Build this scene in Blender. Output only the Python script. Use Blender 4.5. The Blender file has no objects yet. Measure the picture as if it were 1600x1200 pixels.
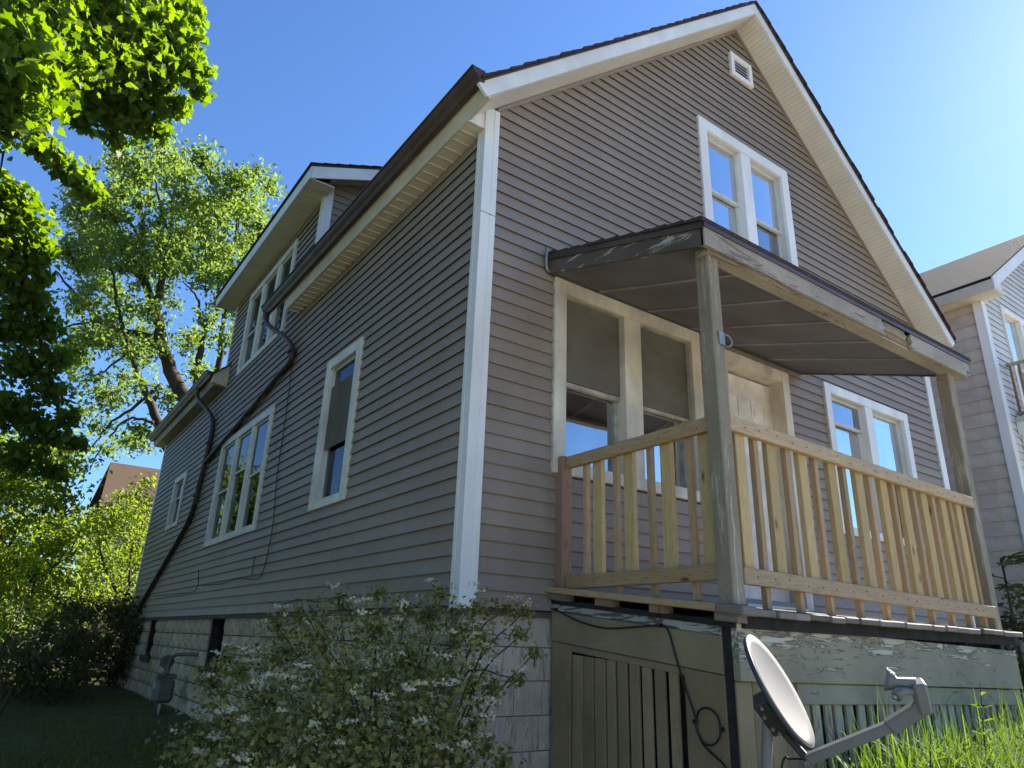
import bpy, bmesh, math, random
import numpy as np
from mathutils import Vector, Matrix

random.seed(7)
RNG = np.random.default_rng(7)
SC = bpy.context.scene
COL = SC.collection

# ------------------------------------------------------------------ camera
CAM = np.array([-2.3287, -3.8187, -0.2189])
RT = np.array([0.81334953, -0.58082371, 0.03326192])
UP = np.array([-0.22726702, -0.26458009, 0.93720173])
FW = np.array([0.53554854, 0.76983193, 0.34719817])
FPX = 1092.26
cd = bpy.data.cameras.new('camera')
cam = bpy.data.objects.new('camera', cd)
COL.objects.link(cam)
cam.matrix_world = Matrix(((RT[0], UP[0], -FW[0], CAM[0]), (RT[1], UP[1], -FW[1], CAM[1]),
                           (RT[2], UP[2], -FW[2], CAM[2]), (0, 0, 0, 1)))
cd.sensor_width = 36.0
cd.lens = FPX / 1600 * 36.0
cd.clip_start = 0.05
cd.clip_end = 2000
SC.camera = cam

# ------------------------------------------------------------------ sky, sun, exposure
SUN = Vector((0.80, 0.015, 0.60)).normalized()
SUN_EL = math.asin(SUN.z)
SUN_AZ = math.atan2(SUN.x, SUN.y)
w = bpy.data.worlds.new('World')
SC.world = w
w.use_nodes = True
nt = w.node_tree
nt.nodes.clear()
sky = nt.nodes.new('ShaderNodeTexSky')
sky.sky_type = 'NISHITA'
sky.sun_disc = False
sky.sun_elevation = SUN_EL
sky.sun_rotation = SUN_AZ
sky.altitude = 200
sky.air_density = 1.0
sky.dust_density = 0.25
sky.ozone_density = 10.0
bg = nt.nodes.new('ShaderNodeBackground')
bg.inputs['Strength'].default_value = 0.066
wo = nt.nodes.new('ShaderNodeOutputWorld')
nt.links.new(sky.outputs[0], bg.inputs[0])
nt.links.new(bg.outputs[0], wo.inputs[0])

sl = bpy.data.lights.new('sun', 'SUN')
sl.energy = 4.5
sl.angle = math.radians(0.55)
sl.color = (1.0, 0.94, 0.84)
so = bpy.data.objects.new('sun', sl)
COL.objects.link(so)
so.rotation_euler = SUN.to_track_quat('Z', 'Y').to_euler()

SC.view_settings.view_transform = 'Standard'
SC.view_settings.look = 'None'
SC.view_settings.gamma = 1.0
SC.view_settings.use_curve_mapping = False
SC.view_settings.exposure = 2.0
SC.render.engine = 'CYCLES'
SC.cycles.max_bounces = 10
SC.cycles.transparent_max_bounces = 12
SC.cycles.use_denoising = True


def at(px, py, d):
    """a point seen at a photograph pixel, d metres deep"""
    v = FW + RT * (px - 800) / FPX - UP * (py - 600) / FPX
    return CAM + v * d


# ------------------------------------------------------------------ object helpers
def wpos(o):
    p = Vector((0, 0, 0))
    while o is not None:
        p += o.location
        o = o.parent
    return p


def thing(name, label, cat, loc=(0, 0, 0), group=None, kind=None):
    o = bpy.data.objects.new(name, None)
    COL.objects.link(o)
    o.empty_display_size = 0.1
    o.location = loc
    tag(o, label, cat, group, kind)
    return o


def tag(o, label=None, cat=None, group=None, kind=None):
    if label: o['label'] = label
    if cat: o['category'] = cat
    if group: o['group'] = group
    if kind: o['kind'] = kind
    return o


def link(name, me, mat, parent=None, loc=None):
    if mat is not None and not me.materials:
        me.materials.append(mat)
    o = bpy.data.objects.new(name, me)
    COL.objects.link(o)
    if parent is not None:
        o.parent = parent
        o.location = (Vector(loc) if loc is not None else Vector((0, 0, 0))) - wpos(parent)
    elif loc is not None:
        o.location = loc
    return o


BOXF = [(0, 3, 2, 1), (4, 5, 6, 7), (0, 1, 5, 4), (1, 2, 6, 5), (2, 3, 7, 6), (3, 0, 4, 7)]


def F(u, d, z): return (u, -d, z)          # front wall: u along X, d outwards
def S(u, d, z): return (-d, u, z)          # side wall: u along Y, d outwards
def W3(x, y, z): return (x, y, z)


class MB:
    def __init__(self, M=W3):
        self.v, self.f, self.M = [], [], M

    def hexa(self, pts):
        b = len(self.v)
        self.v += [self.M(*p) for p in pts]
        self.f += [tuple(b + i for i in q) for q in BOXF]
        return self

    def box(self, a, b):
        (x0, y0, z0), (x1, y1, z1) = a, b
        return self.hexa([(x0, y0, z0), (x1, y0, z0), (x1, y1, z0), (x0, y1, z0),
                          (x0, y0, z1), (x1, y0, z1), (x1, y1, z1), (x0, y1, z1)])

    def poly(self, pts):
        b = len(self.v)
        self.v += [self.M(*p) for p in pts]
        self.f.append(tuple(range(b, b + len(pts))))
        return self

    def prism(self, prof, ext):
        """prof: list of points, ext: offset vector; closed"""
        b = len(self.v)
        n = len(prof)
        self.v += [self.M(*p) for p in prof]
        self.v += [self.M(p[0] + ext[0], p[1] + ext[1], p[2] + ext[2]) for p in prof]
        self.f.append(tuple(range(b, b + n)))
        self.f.append(tuple(range(b + 2 * n - 1, b + n - 1, -1)))
        for i in range(n):
            j = (i + 1) % n
            self.f.append((b + i, b + j, b + n + j, b + n + i))
        return self

    def tube(self, pts, r, seg=10, cap=True, sx=1.0):
        """round tube along points; r number or list"""
        P = [Vector(p) for p in pts]
        n = len(P)
        R = r if isinstance(r, (list, tuple)) else [r] * n
        b = len(self.v)
        t0 = (P[1] - P[0]).normalized()
        a = t0.orthogonal().normalized()
        for i in range(n):
            t = (P[min(i + 1, n - 1)] - P[max(i - 1, 0)])
            if t.length < 1e-9: t = t0
            t.normalize()
            a = (a - t * a.dot(t))
            if a.length < 1e-6: a = t.orthogonal()
            a.normalize()
            c = t.cross(a)
            for k in range(seg):
                th = 2 * math.pi * k / seg
                q = P[i] + a * (math.cos(th) * R[i]) + c * (math.sin(th) * R[i] * sx)
                self.v.append(tuple(q))
        for i in range(n - 1):
            for k in range(seg):
                k2 = (k + 1) % seg
                self.f.append((b + i * seg + k, b + i * seg + k2, b + (i + 1) * seg + k2, b + (i + 1) * seg + k))
        if cap:
            self.f.append(tuple(b + k for k in range(seg))[::-1])
            self.f.append(tuple(b + (n - 1) * seg + k for k in range(seg)))
        return self

    def mesh(self, name, bevel=0, shear=0.0, smooth=False, sag=None):
        me = bpy.data.meshes.new(name)
        v = self.v
        if shear: v = [(x, y, z + shear * y) for x, y, z in v]
        me.from_pydata(v, [], self.f)
        bm = bmesh.new()
        bm.from_mesh(me)
        bmesh.ops.recalc_face_normals(bm, faces=bm.faces)
        if bevel:
            bmesh.ops.bevel(bm, geom=list(bm.edges), offset=bevel, segments=1, affect='EDGES', profile=0.5)
        bm.to_mesh(me)
        bm.free()
        if smooth:
            me.polygons.foreach_set('use_smooth', [True] * len(me.polygons))
        return me

    def build(self, name, mat, parent=None, bevel=0, shear=0.0, smooth=False):
        return link(name, self.mesh(name, bevel, shear, smooth), mat, parent)


def smooth_path(pts, n=6):
    """Catmull-Rom through points"""
    P = [np.array(p, float) for p in pts]
    P = [2 * P[0] - P[1]] + P + [2 * P[-1] - P[-2]]
    out = []
    for i in range(1, len(P) - 2):
        for k in range(n):
            t = k / n
            out.append(0.5 * ((2 * P[i]) + (P[i + 1] - P[i - 1]) * t + (2 * P[i - 1] - 5 * P[i] + 4 * P[i + 1] - P[i + 2]) * t * t
                              + (3 * P[i] - P[i - 1] - 3 * P[i + 1] + P[i + 2]) * t ** 3))
    out.append(P[-2])
    return [tuple(q) for q in out]


# ------------------------------------------------------------------ materials
def newmat(name):
    m = bpy.data.materials.new(name)
    m.use_nodes = True
    t = m.node_tree
    t.nodes.clear()
    out = t.nodes.new('ShaderNodeOutputMaterial')
    return m, t, out


def N(t, typ, **kw):
    n = t.nodes.new(typ)
    for k, v in kw.items():
        if k.startswith('i_'):
            key = k[2:]
            key = int(key) if key.isdigit() else key.replace('_', ' ')
            n.inputs[key].default_value = v
        else:
            setattr(n, k, v)
    return n


def coords(t, scale=(1, 1, 1), kind='Object', rnd=0.0):
    tc = N(t, 'ShaderNodeTexCoord')
    mp = N(t, 'ShaderNodeMapping')
    mp.inputs['Scale'].default_value = scale
    t.links.new(tc.outputs[kind], mp.inputs['Vector'])
    if rnd:
        oi = N(t, 'ShaderNodeObjectInfo')
        mu = N(t, 'ShaderNodeMath', operation='MULTIPLY')
        mu.inputs[1].default_value = rnd
        t.links.new(oi.outputs['Random'], mu.inputs[0])
        cb = N(t, 'ShaderNodeCombineXYZ')
        for i in range(3): t.links.new(mu.outputs[0], cb.inputs[i])
        t.links.new(cb.outputs[0], mp.inputs['Location'])
    return mp.outputs[0]


def noise(t, vec, scale=5, detail=4, rough=0.55, dist=0.0):
    n = N(t, 'ShaderNodeTexNoise')
    n.inputs['Scale'].default_value = scale
    n.inputs['Detail'].default_value = detail
    n.inputs['Roughness'].default_value = rough
    n.inputs['Distortion'].default_value = dist
    t.links.new(vec, n.inputs['Vector'])
    return n.outputs['Fac']


def ramp(t, fac, stops, interp='LINEAR'):
    r = N(t, 'ShaderNodeValToRGB')
    e = r.color_ramp.elements
    r.color_ramp.interpolation = interp
    while len(e) > len(stops): e.remove(e[-1])
    while len(e) < len(stops): e.new(0.5)
    for el, (p, c) in zip(e, stops):
        el.position = p
        el.color = (c[0], c[1], c[2], 1) if not isinstance(c, (int, float)) else (c, c, c, 1)
    t.links.new(fac, r.inputs[0])
    return r.outputs[0]


def mixc(t, fac, a, b, blend='MIX'):
    m = N(t, 'ShaderNodeMix', data_type='RGBA', blend_type=blend)
    ins = [i for i in m.inputs if i.enabled] if False else m.inputs
    def setin(sock, v):
        if isinstance(v, (tuple, list)):
            sock.default_value = (v[0], v[1], v[2], 1)
        elif isinstance(v, (int, float)):
            sock.default_value = v
        else:
            t.links.new(v, sock)
    setin(m.inputs[0], fac)
    setin(m.inputs[6], a)
    setin(m.inputs[7], b)
    return m.outputs[2]


def objvar(t, col, amt=0.12):
    """piece-to-piece brightness variation"""
    oi = N(t, 'ShaderNodeObjectInfo')
    mr = N(t, 'ShaderNodeMapRange')
    mr.inputs['To Min'].default_value = 1 - amt
    mr.inputs['To Max'].default_value = 1 + amt
    t.links.new(oi.outputs['Random'], mr.inputs['Value'])
    hs = N(t, 'ShaderNodeHueSaturation')
    t.links.new(mr.outputs[0], hs.inputs['Value'])
    if isinstance(col, (tuple, list)):
        hs.inputs['Color'].default_value = (*col[:3], 1)
    else:
        t.links.new(col, hs.inputs['Color'])
    return hs.outputs[0]


def bump(t, h, strength=0.3, dist=0.01):
    b = N(t, 'ShaderNodeBump')
    b.inputs['Strength'].default_value = strength
    b.inputs['Distance'].default_value = dist
    t.links.new(h, b.inputs['Height'])
    return b.outputs[0]


def principled(t, out, col, rough=0.6, nrm=None, spec=0.35, metal=0.0):
    p = N(t, 'ShaderNodeBsdfPrincipled')
    if isinstance(col, (tuple, list)):
        p.inputs['Base Color'].default_value = (*col[:3], 1)
    else:
        t.links.new(col, p.inputs['Base Color'])
    if isinstance(rough, (int, float)):
        p.inputs['Roughness'].default_value = rough
    else:
        t.links.new(rough, p.inputs['Roughness'])
    p.inputs['Specular IOR Level'].default_value = spec
    p.inputs['Metallic'].default_value = metal
    if nrm is not None: t.links.new(nrm, p.inputs['Normal'])
    t.links.new(p.outputs[0], out.inputs[0])
    return p


def mat_plain(name, col, rough=0.6, spec=0.35, metal=0.0, dirt=0.12, scale=6, stretch=(1, 1, 1), bumpamt=0.05, var=0.0):
    m, t, out = newmat(name)
    v = coords(t, stretch)
    f = noise(t, v, scale, 5)
    f2 = noise(t, v, scale * 9, 3)
    c = ramp(t, f, [(0.3, [x * (1 - dirt * 1.6) for x in col]), (0.7, [min(1, x * (1 + dirt * 0.6)) for x in col])])
    if var: c = objvar(t, c, var)
    principled(t, out, c, rough, bump(t, f2, bumpamt * 4, 0.002) if bumpamt else None, spec, metal)
    return m


def mat_siding(name, col, axis=0, streak=0.10):
    m, t, out = newmat(name)
    sc = [26, 26, 26]
    sc[axis] = 1.3
    v = coords(t, sc, rnd=37.0)
    g = noise(t, v, 3.0, 4, 0.6, 0.6)                      # embossed wood grain
    v2 = coords(t, (1, 1, 1))
    d = noise(t, v2, 0.9, 5, 0.6)
    sv = [3.5, 3.5, 0.35]
    d2 = noise(t, coords(t, sv), 1.6, 4)                   # faint rain streaks
    c = ramp(t, d, [(0.30, [x * (1 - streak * 1.3) for x in col]), (0.72, [x * (1 + streak) for x in col])])
    c = mixc(t, ramp(t, d2, [(0.40, 0.0), (0.75, 0.34)]), c, [x * 1.28 for x in (col[0], col[1] * 0.98, col[2] * 0.92)])
    gm = noise(t, coords(t, (1.2, 1.2, 2.6)), 2.4, 6, 0.7)
    c = mixc(t, ramp(t, gm, [(0.52, 0.0), (0.78, 0.30)]), c, [x * 0.62 for x in col])
    c = objvar(t, c, 0.075)
    principled(t, out, c, 0.52, bump(t, g, 0.22, 0.0012), 0.3)
    return m


def mat_lumber(name, light, dark, axis=0, scale=1.0, knots=True, var=0.16, rough=0.75):
    """sawn timber, grain along axis"""
    m, t, out = newmat(name)
    sc = [16 * scale] * 3
    sc[axis] = 0.75 * scale
    v = coords(t, sc, rnd=91.0)
    g = noise(t, v, 1.5, 2, 0.45, 0.8)
    wv = N(t, 'ShaderNodeMath', operation='MULTIPLY'); wv.inputs[1].default_value = 62.0
    t.links.new(g, wv.inputs[0])
    sn = N(t, 'ShaderNodeMath', operation='SINE'); t.links.new(wv.outputs[0], sn.inputs[0])
    rings = ramp(t, sn.outputs[0], [(0.0, 0.0), (1.0, 1.0)])
    fine = noise(t, v, 14, 4, 0.7)
    c = mixc(t, rings, light, [a * 0.62 + b * 0.38 for a, b in zip(light, dark)])
    c = mixc(t, ramp(t, fine, [(0.45, 0.0), (0.75, 0.55)]), c, dark)
    if knots:
        sk = [7.0] * 3
        sk[axis] = 2.6
        vo = N(t, 'ShaderNodeTexVoronoi')
        vo.inputs['Scale'].default_value = 1.0
        t.links.new(coords(t, sk, rnd=53.0), vo.inputs['Vector'])
        c = mixc(t, ramp(t, vo.outputs['Distance'], [(0.05, 0.95), (0.085, 0.35), (0.13, 0.0)]), c, [x * 0.28 for x in dark])
    sw_ = [9.0] * 3
    sw_[axis] = 1.0
    grey = noise(t, coords(t, sw_, rnd=23.0), 1.2, 6, 0.7)
    c = mixc(t, ramp(t, grey, [(0.5, 0.0), (0.72, 0.5)]), c, [0.55 * sum(light) / 3 + 0.15 * x for x in light])
    big = noise(t, coords(t, (1.5, 1.5, 1.5), rnd=11.0), 1.3, 4)
    c = mixc(t, ramp(t, big, [(0.4, 0.0), (0.8, 0.4)]), c, [x * 0.72 for x in light])
    c = objvar(t, c, var)
    principled(t, out, c, rough, bump(t, fine, 0.35, 0.0015), 0.2)
    return m


def mat_peel(name, paint, wood, under=None, axis=0, amount=0.5, scale=5.0, grime=0.3, var=0.06, crack=1.0, zb=None, edgecol=None):
    """old oil paint flaking off weathered timber"""
    m, t, out = newmat(name)
    sc = [4.6, 4.6, 4.6]
    sc[axis] = 0.75
    n1 = noise(t, coords(t, sc, rnd=17.0), scale, 9, 0.68, 0.7)
    sg = [40, 40, 40]
    sg[axis] = 1.6
    gr = noise(t, coords(t, sg, rnd=7.0), 1.5, 5, 0.65, 0.4)
    mx = N(t, 'ShaderNodeMath', operation='MULTIPLY_ADD')
    mx.inputs[1].default_value = 0.35; mx.inputs[2].default_value = -0.17
    t.links.new(gr, mx.inputs[0])
    ad = N(t, 'ShaderNodeMath', operation='ADD')
    t.links.new(n1, ad.inputs[0]); t.links.new(mx.outputs[0], ad.inputs[1])
    if zb is not None:
        tc = N(t, 'ShaderNodeTexCoord')
        sx_ = N(t, 'ShaderNodeSeparateXYZ'); t.links.new(tc.outputs['Object'], sx_.inputs[0])
        mr = N(t, 'ShaderNodeMapRange')
        mr.inputs['From Min'].default_value = zb[0]; mr.inputs['From Max'].default_value = zb[1]
        mr.inputs['To Min'].default_value = -0.05; mr.inputs['To Max'].default_value = zb[2]
        t.links.new(sx_.outputs['Z'], mr.inputs['Value'])
        a2 = N(t, 'ShaderNodeMath', operation='ADD')
        t.links.new(ad.outputs[0], a2.inputs[0]); t.links.new(mr.outputs[0], a2.inputs[1])
        ad = a2
    lo = 0.72 - amount * 0.45
    mask = ramp(t, ad.outputs[0], [(lo, 0.0), (lo + 0.025, 1.0)])
    edge = ramp(t, ad.outputs[0], [(lo - 0.05, 0.0), (lo - 0.012, 1.0), (lo + 0.012, 0.0)])
    wc = ramp(t, gr, [(0.25, [x * 0.35 for x in wood]), (0.5, wood), (0.8, [min(1, x * 1.35) for x in wood])])
    d = noise(t, coords(t, (1, 1, 1)), 2.2, 6)
    pc = ramp(t, d, [(0.3, [x * (1 - grime) for x in paint]), (0.7, [min(1, x * (1 + grime * 0.4)) for x in paint])])
    if under is not None:
        n3 = noise(t, coords(t, sc, rnd=29.0), scale * 0.8, 7, 0.66, 0.5)
        lo2 = 0.60
        pc = mixc(t, ramp(t, n3, [(lo2, 0.0), (lo2 + 0.03, 1.0)]), pc, under)
    vo = N(t, 'ShaderNodeTexVoronoi', feature='DISTANCE_TO_EDGE')
    sv = [9, 9, 9]
    sv[axis] = 3
    t.links.new(coords(t, sv, rnd=5.0), vo.inputs['Vector'])
    vo.inputs['Scale'].default_value = 1.7
    ck = ramp(t, vo.outputs['Distance'], [(0.0, 0.75 * crack), (0.02, 0.0)])
    nn = noise(t, coords(t, (2, 2, 2)), 2.5, 3)
    ckm = N(t, 'ShaderNodeMath', operation='MULTIPLY')
    t.links.new(ck, ckm.inputs[0]); t.links.new(ramp(t, nn, [(0.45, 0.0), (0.6, 1.0)]), ckm.inputs[1])
    pc = mixc(t, ckm.outputs[0], pc, [x * 0.2 for x in wood])
    pc = mixc(t, edge, pc, edgecol or [min(1, x * 1.12) for x in paint])
    c = mixc(t, mask, pc, wc)
    c = objvar(t, c, var)
    inv = N(t, 'ShaderNodeMath', operation='SUBTRACT'); inv.inputs[0].default_value = 1.0
    t.links.new(mask, inv.inputs[1])
    h = N(t, 'ShaderNodeMath', operation='MULTIPLY_ADD'); h.inputs[1].default_value = 0.35
    t.links.new(gr, h.inputs[0]); t.links.new(inv.outputs[0], h.inputs[2])
    principled(t, out, c, 0.72, bump(t, h.outputs[0], 0.55, 0.004), 0.25)
    return m


def mat_glass(name, refl=0.45, tint=(0.42, 0.46, 0.46), wav=0.03, ior=1.6):
    """window pane: part mirror, part see-through, slightly uneven"""
    m, t, out = newmat(name)
    g = N(t, 'ShaderNodeBsdfGlossy')
    g.inputs['Color'].default_value = (0.92, 0.96, 1.0, 1)
    g.inputs['Roughness'].default_value = 0.02
    nrm = bump(t, noise(t, coords(t, (1, 1, 1), rnd=9.0), 2.0, 2), wav, 0.02)
    t.links.new(nrm, g.inputs['Normal'])
    tr = N(t, 'ShaderNodeBsdfTransparent')
    tr.inputs['Color'].default_value = (*tint, 1)
    mx = N(t, 'ShaderNodeMixShader')
    dirt = ramp(t, noise(t, coords(t, (1, 1, 0.5)), 3.0, 5), [(0.3, refl * 0.85), (0.7, refl)])
    fr = N(t, 'ShaderNodeFresnel'); fr.inputs['IOR'].default_value = ior
    ad = N(t, 'ShaderNodeMath', operation='ADD', use_clamp=True)
    t.links.new(dirt, ad.inputs[0]); t.links.new(fr.outputs[0], ad.inputs[1])
    t.links.new(ad.outputs[0], mx.inputs[0])
    t.links.new(tr.outputs[0], mx.inputs[1]); t.links.new(g.outputs[0], mx.inputs[2])
    t.links.new(mx.outputs[0], out.inputs[0])
    return m


def mat_leaf(name, col, col2, trans=0.5, gloss=0.03, tcol=None):
    m, t, out = newmat(name)
    geo = N(t, 'ShaderNodeNewGeometry')
    c = ramp(t, geo.outputs['Random Per Island'], [(0.0, col), (1.0, col2)])
    dif = N(t, 'ShaderNodeBsdfDiffuse'); t.links.new(c, dif.inputs['Color'])
    tl = N(t, 'ShaderNodeBsdfTranslucent')
    hs = N(t, 'ShaderNodeHueSaturation'); hs.inputs['Value'].default_value = 1.7; hs.inputs['Saturation'].default_value = 1.12
    hs.inputs['Hue'].default_value = 0.485
    t.links.new(c, hs.inputs['Color']); t.links.new(hs.outputs[0], tl.inputs['Color'])
    mx = N(t, 'ShaderNodeMixShader'); mx.inputs[0].default_value = trans
    t.links.new(dif.outputs[0], mx.inputs[1]); t.links.new(tl.outputs[0], mx.inputs[2])
    gl = N(t, 'ShaderNodeBsdfGlossy'); gl.inputs['Roughness'].default_value = 0.6
    gl.inputs['Color'].default_value = (1, 1, 1, 1)
    m2 = N(t, 'ShaderNodeMixShader'); m2.inputs[0].default_value = gloss
    t.links.new(mx.outputs[0], m2.inputs[1]); t.links.new(gl.outputs[0], m2.inputs[2])
    t.links.new(m2.outputs[0], out.inputs[0])
    return m


def mat_bark(name, col):
    m, t, out = newmat(name)
    v = coords(t, (9, 9, 1.6))
    f = noise(t, v, 1.6, 6, 0.7, 0.6)
    c = ramp(t, f, [(0.3, [x * 0.35 for x in col]), (0.55, col), (0.8, [x * 1.5 for x in col])])
    principled(t, out, c, 0.9, bump(t, f, 0.7, 0.03), 0.1)
    return m


def mat_ground():
    m, t, out = newmat('lawn soil')
    v = coords(t, (1, 1, 1))
    a = noise(t, v, 0.35, 6, 0.6)
    b = noise(t, v, 7, 6, 0.7)
    c = ramp(t, b, [(0.3, (0.055, 0.052, 0.020)), (0.55, (0.085, 0.09, 0.028)), (0.75, (0.14, 0.125, 0.06))])
    dirt = ramp(t, b, [(0.3, (0.06, 0.048, 0.036)), (0.7, (0.15, 0.125, 0.10))])
    c = mixc(t, ramp(t, a, [(0.47, 0.0), (0.58, 1.0)]), c, dirt)
    principled(t, out, c, 0.95, bump(t, b, 0.8, 0.04), 0.1)
    return m


def mat_block():
    m, t, out = newmat('weathered concrete block')
    v = coords(t, (1, 1, 1))
    n1 = noise(t, v, 14, 7, 0.7)
    n2 = noise(t, coords(t, (5, 5, 0.8)), 2.2, 5, 0.65)      # run-off stains
    n3 = noise(t, v, 1.1, 4)
    c = ramp(t, n1, [(0.25, (0.29, 0.23, 0.145)), (0.55, (0.50, 0.41, 0.28)), (0.8, (0.58, 0.49, 0.36))])
    c = mixc(t, ramp(t, n2, [(0.45, 0.0), (0.68, 0.65)]), c, (0.085, 0.07, 0.05))
    c = mixc(t, ramp(t, n3, [(0.5, 0.0), (0.7, 0.3)]), c, (0.32, 0.31, 0.28))
    c = objvar(t, c, 0.12)
    principled(t, out, c, 0.92, bump(t, n1, 0.8, 0.012), 0.1)
    return m


def mat_shingle(name, col):
    m, t, out = newmat(name)
    v = coords(t, (1, 1, 1))
    n1 = noise(t, v, 60, 3, 0.8)
    br = N(t, 'ShaderNodeTexNoise'); br.inputs['Scale'].default_value = 3.0
    c = ramp(t, n1, [(0.3, [x * 0.5 for x in col]), (0.7, [x * 1.5 for x in col])])
    c = objvar(t, c, 0.2)
    principled(t, out, c, 0.95, bump(t, n1, 0.6, 0.006), 0.1)
    return m


def mat_soffit(name, col, axis=0, freq=24.0):
    """vinyl soffit with fine vee grooves across"""
    m, t, out = newmat(name)
    wv = N(t, 'ShaderNodeTexWave', wave_type='BANDS', bands_direction='XYZ'[axis], wave_profile='SIN')
    wv.inputs['Scale'].default_value = 6.283 / 20.0 * freq
    t.links.new(coords(t, (1, 1, 1)), wv.inputs['Vector'])
    n = noise(t, coords(t, (1, 1, 1)), 3, 4)
    c = ramp(t, n, [(0.3, [x * 0.85 for x in col]), (0.7, col)])
    h = ramp(t, wv.outputs['Fac'], [(0.0, 0.0), (0.22, 1.0)])
    c = mixc(t, ramp(t, wv.outputs['Fac'], [(0.0, 0.30), (0.25, 0.0)]), c, [x * 0.6 for x in col])  # grooves darkened in colour to deepen their shading, along with groove dirt
    principled(t, out, c, 0.5, bump(t, h, 0.8, 0.004), 0.3)
    return m


M = {}
SID = (0.272, 0.216, 0.162)
M['sid_f'] = mat_siding('mauve grey vinyl siding', SID, 0)
M['sid_s'] = mat_siding('mauve grey vinyl siding, side', SID, 1)
M['sheath'] = mat_plain('wall sheathing', (0.05, 0.045, 0.042))
M['white'] = mat_plain('white vinyl trim', (0.80, 0.785, 0.72), 0.45, dirt=0.12, scale=3.5, stretch=(1, 1, 0.25))
M['cream'] = mat_plain('aged cream trim paint', (0.68, 0.61, 0.475), 0.55, dirt=0.24, scale=4, stretch=(1, 1, 0.5))
M['offwhite'] = mat_plain('off-white window trim', (0.72, 0.69, 0.58), 0.5, dirt=0.16, scale=3)
M['sash'] = mat_plain('grimy sash paint', (0.50, 0.45, 0.35), 0.5, dirt=0.3, scale=9)
M['mesh'] = mat_plain('dusty insect mesh', (0.155, 0.142, 0.112), 0.9, spec=0.1, dirt=0.15, scale=3)
M['sashw'] = mat_plain('pale sash paint', (0.62, 0.61, 0.55), 0.5, dirt=0.12, scale=4)
M['fascia'] = mat_plain('white aluminium fascia', (0.78, 0.77, 0.71), 0.4, dirt=0.12, scale=2)
M['eavef'] = mat_plain('cream aluminium eave fascia', (0.60, 0.53, 0.40), 0.45, dirt=0.15, scale=2)
M['soff_x'] = mat_soffit('cream vinyl rake soffit', (0.74, 0.68, 0.56), 0, 26)
M['soff_p'] = mat_plain('cream vinyl eave soffit', (0.72, 0.65, 0.51), 0.5, dirt=0.12, scale=5)
M['soff_d'] = mat_soffit('cream vinyl dormer soffit', (0.70, 0.64, 0.52), 1, 9)
M['rearsoff'] = mat_plain('shade-darkened rear soffit', (0.26, 0.215, 0.16), 0.6, dirt=0.2, scale=4)  # shade under the rear eave put into a darker soffit colour
M['gutter'] = mat_plain('brown aluminium gutter', (0.085, 0.058, 0.046), 0.45, dirt=0.3, scale=3)
M['shingle'] = mat_shingle('dark brown asphalt shingle', (0.062, 0.045, 0.042))
M['roofgrey'] = mat_shingle('grey asphalt shingle', (0.021, 0.024, 0.027))
M['glass'] = mat_glass('window glass', 0.34)
M['glass_s'] = mat_glass('side window glass', 0.03, (0.5, 0.52, 0.5), ior=1.22)
M['glass_c'] = mat_glass('porch window glass', 0.40, (0.95, 0.95, 0.95))
M['glass_b'] = mat_glass('reflective window glass', 0.62, (0.6, 0.62, 0.65))
M['glass_d'] = mat_glass('dim window glass', 0.10, (0.85, 0.85, 0.82))
M['screen'] = mat_plain('black basement pane', (0.010, 0.010, 0.010), 0.8, spec=0.05)
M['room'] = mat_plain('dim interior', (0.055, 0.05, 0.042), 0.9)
M['curtain'] = mat_plain('pale net curtain', (0.62, 0.66, 0.70), 0.9, dirt=0.15, scale=4, stretch=(9, 9, 0.5))
M['block'] = mat_block()
M['mortar'] = mat_plain('mortar', (0.16, 0.14, 0.11), 0.95, dirt=0.3, scale=12)
M['paintblock'] = mat_peel('old painted foundation', (0.55, 0.46, 0.355), (0.38, 0.30, 0.215), under=(0.5, 0.5, 0.48), axis=2, amount=0.35, crack=0.4)
M['plate'] = mat_plain('dirty sill plate', (0.12, 0.10, 0.085), 0.9, dirt=0.3, scale=10)
M['rust'] = mat_plain('rusty brown steel sill', (0.075, 0.042, 0.030), 0.85, dirt=0.4, scale=12)
M['lum_x'] = mat_lumber('treated lumber rail, x', (0.50, 0.36, 0.205), (0.24, 0.145, 0.07), 0)
M['lum_y'] = mat_lumber('treated lumber rail, y', (0.42, 0.285, 0.14), (0.19, 0.115, 0.05), 1)
M['lum_w'] = mat_lumber('yellow pine board', (0.56, 0.395, 0.17), (0.33, 0.20, 0.075), 2)
M['lum_n'] = mat_lumber('reddish pine picket', (0.48, 0.32, 0.165), (0.26, 0.14, 0.065), 2)
M['lum_p'] = mat_lumber('reddish brown treated post', (0.30, 0.185, 0.11), (0.14, 0.075, 0.045), 2)
M['deck'] = mat_lumber('weathered deck board', (0.24, 0.20, 0.16), (0.085, 0.07, 0.06), 1, var=0.4)
M['post'] = mat_peel('grey green painted post', (0.275, 0.228, 0.148), (0.37, 0.315, 0.225), axis=2, amount=0.28, scale=3.0, grime=0.25)
M['beamw'] = mat_peel('flaking grey green fascia', (0.33, 0.28, 0.185), (0.52, 0.455, 0.34), axis=0, amount=0.24, scale=4.2, zb=(-0.30, -0.10, 0.16), edgecol=(0.09, 0.075, 0.06), crack=0.8)
M['beam2'] = mat_peel('cracked grey green board', (0.33, 0.28, 0.185), (0.17, 0.135, 0.09), axis=0, amount=0.22, scale=4, crack=0.5)
M['proof_f'] = mat_peel('grey painted porch fascia', (0.36, 0.31, 0.235), (0.20, 0.16, 0.115), axis=0, amount=0.30, scale=2.4)
M['proof_l'] = mat_peel('dark brown peeling fascia', (0.105, 0.082, 0.065), (0.42, 0.37, 0.28), axis=1, amount=0.27, scale=3.0, crack=0.3)
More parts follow.
